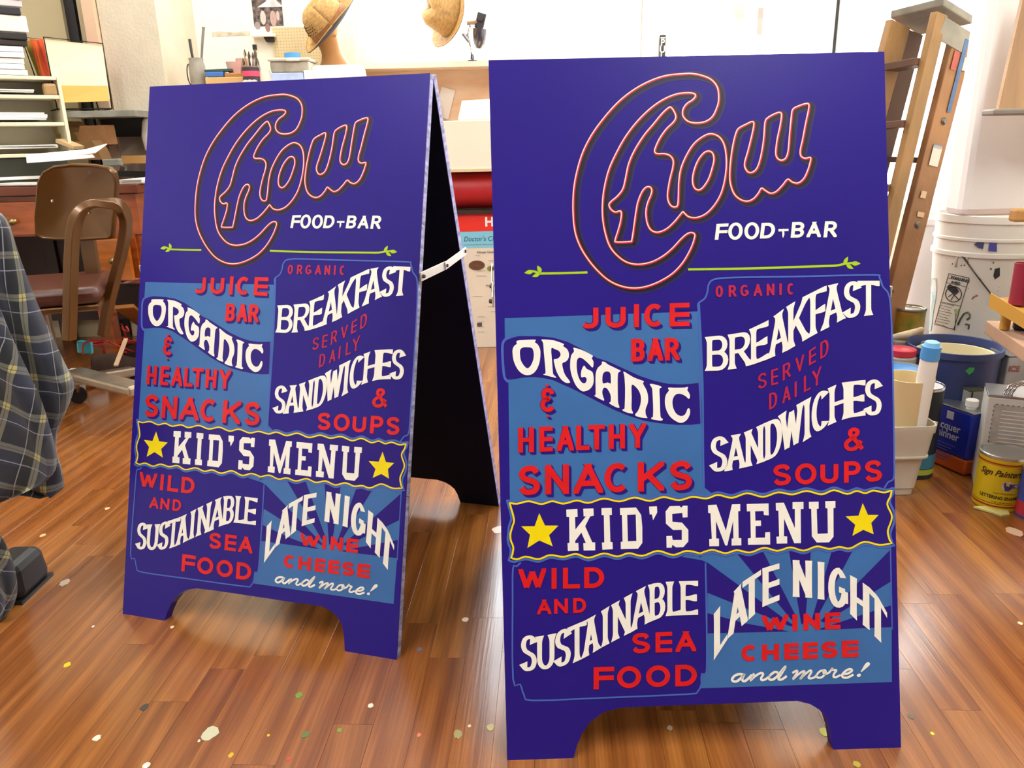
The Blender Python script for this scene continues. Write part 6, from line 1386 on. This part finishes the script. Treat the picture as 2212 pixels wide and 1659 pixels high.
A,B=at(1992,860,1.87),at(2012,752,1.86); A=A+(A-B)*.6; cg=MB().tube([A,B],.021,20).build('caulk_tube',mat('white_card_tube','efe9dc',.55),smooth=40); tag(cg,'white cardboard caulk tube with blue tape sticking out of the cup','tube')
d_=(B-A).normalized(); MB().tube([B-d_*.028,B+d_*.006],.0222,20).build('blue_tape_wrap',mat('blue_masking_tape','4f9ad8'),cg,smooth=40); MB().tube([B+d_*.004,B+d_*.016,B+d_*.02],[.020,.016,.004],14).build('tape_fold',mat('blue_tape_pale','7cb4dc',.5),cg,smooth=40)
# lacquer thinner can
lt=thing('lacquer_thinner_can',(0,0,0.001),'blue rectangular lacquer thinner can with white cap and orange base','can')
P0=floor_at(2022,1004)
P1=floor_at(2082,1030); e1=(P0-P1); w1_=.125; e1=e1.normalized()*w1_; e2=Vector((-e1.y,e1.x,0)).normalized()*.062
if e2.y<0: e2=-e2
lt.location=(P1.x,P1.y,.001); zt4=at(2085,893,P1.y).z
ang_=math.atan2(-e1.y,-e1.x); lt.rotation_euler=(0,0,ang_)
# local frame: +x to the corner direction reversed; body from x=-w..0, y=0..d
BLU=mat('royal_blue_tin','1c2fae',.35,var=.05); ORG=mat('orange_tin','c2541a',.4)
def rbox(x0,x1,y0,y1,z0,z1): return MB().box(((x0+x1)/2,(y0+y1)/2,(z0+z1)/2),(x1-x0,y1-y0,z1-z0))
rbox(-w1_,0,0,.062,.045,zt4-.006).build('can_body',BLU,lt,bevel=.007,smooth=40); rbox(-w1_,0,0,.062,0,.046).build('orange_base',ORG,lt,bevel=.007,smooth=40)
rbox(-w1_-.001,.001,-.001,.063,zt4-.007,zt4-.003).build('tin_top',mat('bare_tin','b8bac0',.3,.9),lt,bevel=.002); MB().lathe([(.013,0),(.013,.006),(.016,.008),(.016,.024),(.014,.026)],c=(-.035,.031,zt4-.003),n=20).build('cap',mat('white_cap','f2f2ee',.4),lt,smooth=40)
LTW=mat('pale_tin_print','c8cce0',.5)
for i,(t_,z_) in enumerate((('Lacquer',zt4-.062),('Thinner',zt4-.086))): text_mesh('lettering',t_,.031,LTW,lt,T(-w1_+.005,-.0012,z_)@STAND,align='LEFT',sx=.88,bold=.0006)
rbox(-w1_+.045,-w1_+.066,-.0012,0,zt4-.040,zt4-.018).build('print_square',mat('pale_tin_print','c8cce0'),lt)
for i in range(6): rbox(-w1_+.008,-w1_+.085-(i%3)*.012,-.0010,0,zt4-.115-.009*i,zt4-.113-.009*i).build('print_line',mat('print_faint_blue','4a58b0',.5),lt)
# big white labelled solvent can
sl=thing('solvent_can',(0,0,.001),'large rectangular tin can with grey white instruction label and bare metal top','can')
Pf=floor_at(2097,1052); zt5=at(2118,853,Pf.y+.0).z
sl.location=(Pf.x+.006,Pf.y,.001); sl.rotation_euler=(0,0,-.46)
TIN=mat('bare_tin','b8bac0',.3,.9); LBL=mat('off_white_label','d2d0c8',.6,var=.05,scale=30)
W5=.19
rbox(0,W5,0,.11,0,zt5-.005).build('can_body',mat('label_paper_white','dadcd8',.55),sl,bevel=.004); rbox(-.001,W5+.001,-.001,.111,zt5-.006,zt5).build('tin_top',TIN,sl,bevel=.002)
rbox(.018,W5-.01,-.0008,0,.02,zt5-.025).build('label_panel',mat('grey_label','bab6ae',.6,var=.12,scale=60),sl)
for i in range(16): MB().box((.0165,-.0012,zt5-.03-i*.012),(.0012,.0008,.006)).build('dash',INK,sl)
for i in range(14): MB().box((.022+i*.012,-.0012,zt5-.024),(.006,.0008,.0012)).build('dash',INK,sl)
for i in range(15): MB().box((.03+.06-(i%4)*.006,-.0011,zt5-.04-i*.0105),(.11-(i%4)*.012,.0006,.0022)).build('print_line',mat('print_white2','e6e6e0',.6),sl)
for k in range(3): MB().tube([(.035+.008*k,.02,zt5),(.045+.008*k,.025,zt5+.02),(.075+.006*k,.05,zt5+.028),(.11,.075,zt5+.018),(.115,.08,zt5)],.0032,8).build('handle',CHROME,sl,smooth=True)
MB().lathe([(.017,0),(.017,.012),(.02,.014),(.02,.034),(.018,.036)],c=(.125,.06,zt5),n=20).build('cap',mat('cream_cap','ded8c4',.45),sl,smooth=40)
MB().lathe([(.012,0),(.012,.014),(.009,.02)],c=(.165,.02,zt5),n=18).build('spout',CHROME,sl,smooth=40)
# cans behind
can(2158,800,870,40,2.35,mat('red_can_small','b02c30',.5),'small red can behind the solvent can',z0=.001,name='red_can') if False else None
def fcan(name,x0,y0,x1,y1,Y,d,m,label,cat,z0=None,lidm=None,extra=None):
    c,s=pb(x0,y0,x1,y1,Y,d); zt_=c[2]+s[2]/2; zb_=(.001 if z0 is None else z0)
    t_=thing(name,(c[0],c[1],zb_),label,cat); MB().box((0,0,(zt_-zb_)/2),(s[0],s[1],zt_-zb_)).build('can_body',m,t_,bevel=.004); MB().box((0,0,zt_-zb_+.001),(s[0]+.002,s[1]+.002,.004)).build('tin_top',lidm or TIN,t_,bevel=.001); return t_,s,zt_-zb_
t_,s,h=fcan('black_white_can',2086,845,2120,935,2.055,.03,mat('black_white_tin','9a9c98',.5,var=.1),'black and white rectangular tin behind the lacquer thinner can','can',lidm=mat('olive_lid','4c4c38',.5))
MB().box((-.012,-s[1]/2-.0006,h*.5),(.004,.001,h*.98)).build('stripe',INK,t_)
t_,s,h=fcan('grey_solvent_can',2168,770,2290,905,2.12,.09,mat('scuffed_grey_tin','9c9894',.5,var=.2,scale=12),'scuffed grey rectangular can with wire handle behind the big labelled one','can',lidm=mat('grey_tin_top','74767a',.4,.6))
MB().tube([(-.03,0,h),(-.02,0,h+.03),(.05,.0,h+.035),(.06,0,h)],.004,8).build('handle',CHROME,t_,smooth=True); text_mesh('lettering','ICE',.022,mat('faded_red','8c4a4c',.5),t_,T(-s[0]/2+.02,-s[1]/2-.0012,h*.88)@STAND,bold=.0008)
t_,s,h=fcan('brown_tin_box',2168,745,2290,790,2.225,.07,mat('brown_grey_box','6c665c',.6,var=.2),'brown grey box behind the scuffed can under the plywood shelf','box')
o=MB().lathe([(.02,0),(.02,.03),(.015,.034)],c=(at(2130,838,2.14).x,2.14,at(2130,850,2.14).z-.03),n=18).build('red_cap',mat('red_plastic_lid','c0283c')); 
rc_=thing('red_cap_bottle',(at(2130,838,2.14).x,2.14,0),'grey bottle with a bright red cap behind the chrome can handle','bottle'); o.parent=rc_; o.location=-Vector(rc_.location); MB().lathe([(.034,.001),(.036,.02),(.036,at(2130,850,2.14).z-.08),(.02,at(2130,850,2.14).z-.03)],n=22).build('bottle_body',mat('grey_tin_top','74767a'),rc_,smooth=40)
# sign painters' enamel can
YC=floor_at(2155,1108).y+.055; xc=at(2160,1035,YC).x; rC=.0545; zC=at(2160,975,YC).z
en=thing('enamel_can',(xc,YC,.001),"yellow round can of sign painters' lettering enamel with silver lid",'can')
MB().lathe([(rC,0),(rC*1.01,.003),(rC,.006),(rC,zC-.007)],n=48,capt=False).build('can_body',mat('yellow_label','d8bc10',.4,var=.04),en,smooth=35)
MB().lathe([(rC*1.0,zC-.008),(rC*1.03,zC-.005),(rC*1.02,zC),(rC*.95,zC+.001),(rC*.93,zC-.004),(rC*.88,zC-.003),(rC*.86,zC-.001),(.001,zC-.0015)],n=48,capb=False,capt=False).build('lid',mat('silver_lid','c4c4c0',.28,.85),en,smooth=40)
for z0_,z1_ in ((zC*.86,zC*.885),(zC*.84,zC*.845),(.010,.014),(.018,.0195)): MB().lathe([(rC+.0006,z0_),(rC+.0006,z1_)],n=48,capb=False,capt=False).build('label_stripe',mat('dark_red_print','a42014',.5),en,smooth=True)
PR=mat('brown_black_print','33240c',.5)
def ct(t_,sz,z_,a_,m=PR,**k): return text_mesh('lettering',t_,sz,m,en,T(0,0,z_)@Matrix.Rotation(a_,4,'Z'),bend=rC+.0009,**k)
ct('Sign Painters',.0225,zC*.70,-.60,shear=.4,sx=.85,bold=.0004); ct('PAINT PERFORMANCE',.0052,zC*.335,-.30); ct('LETTERING ENAMEL',.0125,zC*.25,-.46,bold=.0003,sx=.85); ct('FOR LARGE SIGNS',.0058,zC*.165,-.35)
dsk=[(.013*math.cos(t),.013*math.sin(t)) for t in [i/16*2*math.pi for i in range(16)]]
def oncan(pts,z_,a_,lift,m,nm):
    R_=rC+lift; vs=[Vector((R_*math.sin(a_+x/R_),-R_*math.cos(a_+x/R_),z_+y)) for x,y in pts]; tri=tessellate_polygon([[Vector((x,y,0)) for x,y in pts]]); return MB().add(vs,[tuple(t) for t in tri]).build(nm,m,en)
oncan(dsk,zC*.485,-.26,.0008,mat('logo_pale','dcd4e0',.5),'round_logo'); oncan([(-.004,-.012),(.004,-.012),(.004,.008),(.012,.006),(.030,.006),(.030,-.004),(.012,-.004),(-.009,.004),(-.008,.008),(-.004,.011),(-.004,.011)],zC*.485,-.26,.0012,mat('logo_navy','3a3a80',.5),'logo_figure')
ct('SHOT',.010,zC*.485+.001,.12,m=mat('logo_pale','dcd4e0'),bold=.0004)
# crumpled yellow napkin
nk=[[at(2108,1096,1.73),at(2150,1088,1.75)],[floor_at(2118,1102,.004),floor_at(2176,1098,.012)],[floor_at(2150,1120,.003),floor_at(2172,1112,.006)]]
np_=floor_at(2150,1106); o=MB().prism([(-.045,.02),(-.01,-.012),(.0,-.024),(.022,-.022),(.028,-.006),(.034,.0),(.03,.02)],.006,T(np_.x,np_.y,.0005)@Matrix.Rotation(.06,4,'X')).build('yellow_napkin',mat('pale_yellow_paper','dcd686',.8,var=.1,scale=30),bevel=.001); tag(o,'crumpled pale yellow paper under the front of the enamel can','paper')
# blue red can at the frame edge
o_,r_,h_=can(2236,1010,1100,60,1.74,mat('violet_blue_tin','3c4a9c',.4),'blue can with red lower band cut by the right picture edge',rim=TIN); MB().lathe([(r_*.99,.004),(r_*.99,h_*.32)],n=30,capb=False,capt=False).build('label_band',mat('print_crimson','b82838',.5),o_,smooth=True)
MB().lathe([(r_*.995,.01),(r_*.995,h_*.28)],n=30,capb=False,capt=False).build('label_band2',mat('print_crimson','b82838'),o_) if False else None
# plywood shelf with bottles at the right edge
A,B=at(2128,702,2.0),at(2262,775,1.78)
shf=thing('paint_shelf',(0,0,0),'thick raw wood shelf plank with paint jars at the right edge','shelf')
zs1=.43; p0=floor_at(2130,692,zs1); p1=floor_at(2212,748,zs1); d1=(p1-p0).normalized(); dn1=Vector((-d1.y,d1.x,0)); 
if dn1.x<0: dn1=-dn1
shf.location=(p0.x,p0.y,0)
ln=.55; vs=[Vector((0,0,0)),d1*ln,d1*ln+dn1*.30,dn1*.30]
MB().add([v+Vector((0,0,zs1-.035)) for v in vs]+[v+Vector((0,0,zs1)) for v in vs],[(0,1,2,3),(7,6,5,4),(0,4,5,1),(1,5,6,2),(2,6,7,3),(3,7,4,0)]).build('shelf_plank',mat('raw_wood_plank','b08a6c',.65,var=.2,scale=5),shf,bevel=.003)
MB().box(d1*.42+dn1*.2+Vector((0,0,(zs1-.035)/2)),(.05,.05,zs1-.036)).build('post',LW,shf)
MB().box(d1*.05+dn1*.27+Vector((0,0,(zs1-.035)/2)),(.05,.05,zs1-.036)).build('post',LW,shf)
def bottle(px,py_b,w_px,h_px,Y,m,capm,label,name='paint_bottle',cat='bottle'):
    p=at(px,py_b,Y); s_=mpp(Y,px,py_b); r=w_px*s_/2; h=h_px*s_
    t_=thing(name,p,label,cat); MB().lathe([(r*.9,0),(r,.004),(r,h*.86),(r*.8,h*.93),(r*.5,h*.95)],n=24).build('bottle_body',m,t_,smooth=40); MB().lathe([(r*.55,h*.945),(r*.55,h*1.12)],n=18).build('cap',capm,t_,smooth=40); return t_
# upper yellow tray strip
A,B=at(2140,645,1.90),at(2260,718,1.74)
ytr=thing('yellow_tray',(A.x,A.y,A.z),'yellow ochre tray edge carrying the red and blue paint bottles','tray'); YM=mat('ochre_plastic','c8963c',.5)
bb_=B-A; dn2=Vector((-bb_.y,bb_.x,0)).normalized(); 
if dn2.x<0: dn2=-dn2
vs=[Vector(),bb_,bb_+dn2*.10,dn2*.10]; MB().add([v+Vector((0,0,-.012)) for v in vs]+[v for v in vs],[(0,1,2,3),(7,6,5,4),(0,4,5,1),(1,5,6,2),(2,6,7,3),(3,7,4,0)]).build('tray_floor',YM,ytr)
MB().add([v+Vector((0,0,-.02)) for v in (vs[0],vs[1])]+[v+Vector((0,0,.014)) for v in (vs[0],vs[1])]+[v-dn2*.003+Vector((0,0,-.02)) for v in (vs[0],vs[1])]+[v-dn2*.003+Vector((0,0,.014)) for v in (vs[0],vs[1])],[(4,5,7,6),(0,1,3,2),(2,3,7,6),(0,1,5,4)]).build('tray_lip',YM,ytr)
for i,f_ in enumerate((.04,.9)): MB().tube([bb_*f_+dn2*.05+Vector((0,0,-.012)),bb_*f_+dn2*.05+Vector((0,0,zs1-A.z-bb_.z*f_+.002))],.012,12).build('peg_leg',YM,ytr,smooth=40)
def ontray(f_,s_): return A+bb_*f_+dn2*s_+Vector((0,0,.001))
def bt(f_,s_,r,h,m,capm,label,name='paint_bottle'):
    t_=thing(name,ontray(f_,s_),label,'bottle'); MB().lathe([(r*.9,0),(r,.004),(r,h*.86),(r*.8,h*.93),(r*.5,h*.95)],n=24).build('bottle_body',m,t_,smooth=40); MB().lathe([(r*.5,h*.945),(r*.5,h*1.12)],n=18).build('cap',capm,t_,smooth=40)
t_=thing('red_candle_tube',ontray(.22,.045),'deep red cylinder standing at the left end of the ochre tray','tube'); hR=.10; MB().lathe([(.020,0),(.021,hR),(.0185,hR),(.0185,hR-.006),(.001,hR-.006)],n=26,capt=False).build('tube_body',mat('deep_red_wax','96283a',.45,var=.1),t_,smooth=40)
bt(.50,.06,.018,.085,mat('slate_blue_bottle','5c6478',.4),mat('white_cap','f2f2ee'),'slate blue bottle with white cap right of the red cylinder')
bt(.74,.045,.020,.09,mat('mauve_grey_bottle','7c7080',.4),BLK,'mauve grey bottle nearest the right edge on the ochre tray')
def onshelf(a_,b_): return Vector(shf.location)+d1*a_+dn1*b_+Vector((0,0,zs1+.001))
t_=thing('ink_jar',onshelf(.10,.05),'small dark blue ink jar on the raw wood shelf plank','jar'); MB().lathe([(.017,0),(.02,.004),(.02,.022),(.013,.028),(.013,.036)],n=22).build('jar_body',mat('dark_blue_ink_glass','1c2a44',.15),t_,smooth=40)
t_=thing('olive_jar',onshelf(.21,.05),'small olive jar on the raw wood shelf plank, nearest the right edge','jar'); MB().lathe([(.017,0),(.02,.004),(.02,.022),(.013,.028),(.013,.036)],n=22).build('jar_body',mat('olive_paint_glass','7c7434',.3),t_,smooth=40)
t_=thing('foil_ball',ontray(.92,.03),'crumpled silver foil on the ochre tray at the right edge','foil'); bmx=bmesh.new(); bmesh.ops.create_icosphere(bmx,subdivisions=2,radius=.02); rn=random.Random(3)
for v in bmx.verts: v.co*=rn.uniform(.7,1.1); v.co.z+=.018
me=bpy.data.meshes.new('foil'); bmx.to_mesh(me); bmx.free(); me.materials.append(CHROME); o=bpy.data.objects.new('foil',me); COL.objects.link(o); o.parent=t_
# items behind the top edge of the right sign
A=at(1782,118,2.6); B=at(1852,112,2.6); o=MB().bar(A,B,.05,.02).build('green_case',mat('pale_lime_case','c4cc7c',.5),bevel=.003)
bpy.data.objects.remove(o)
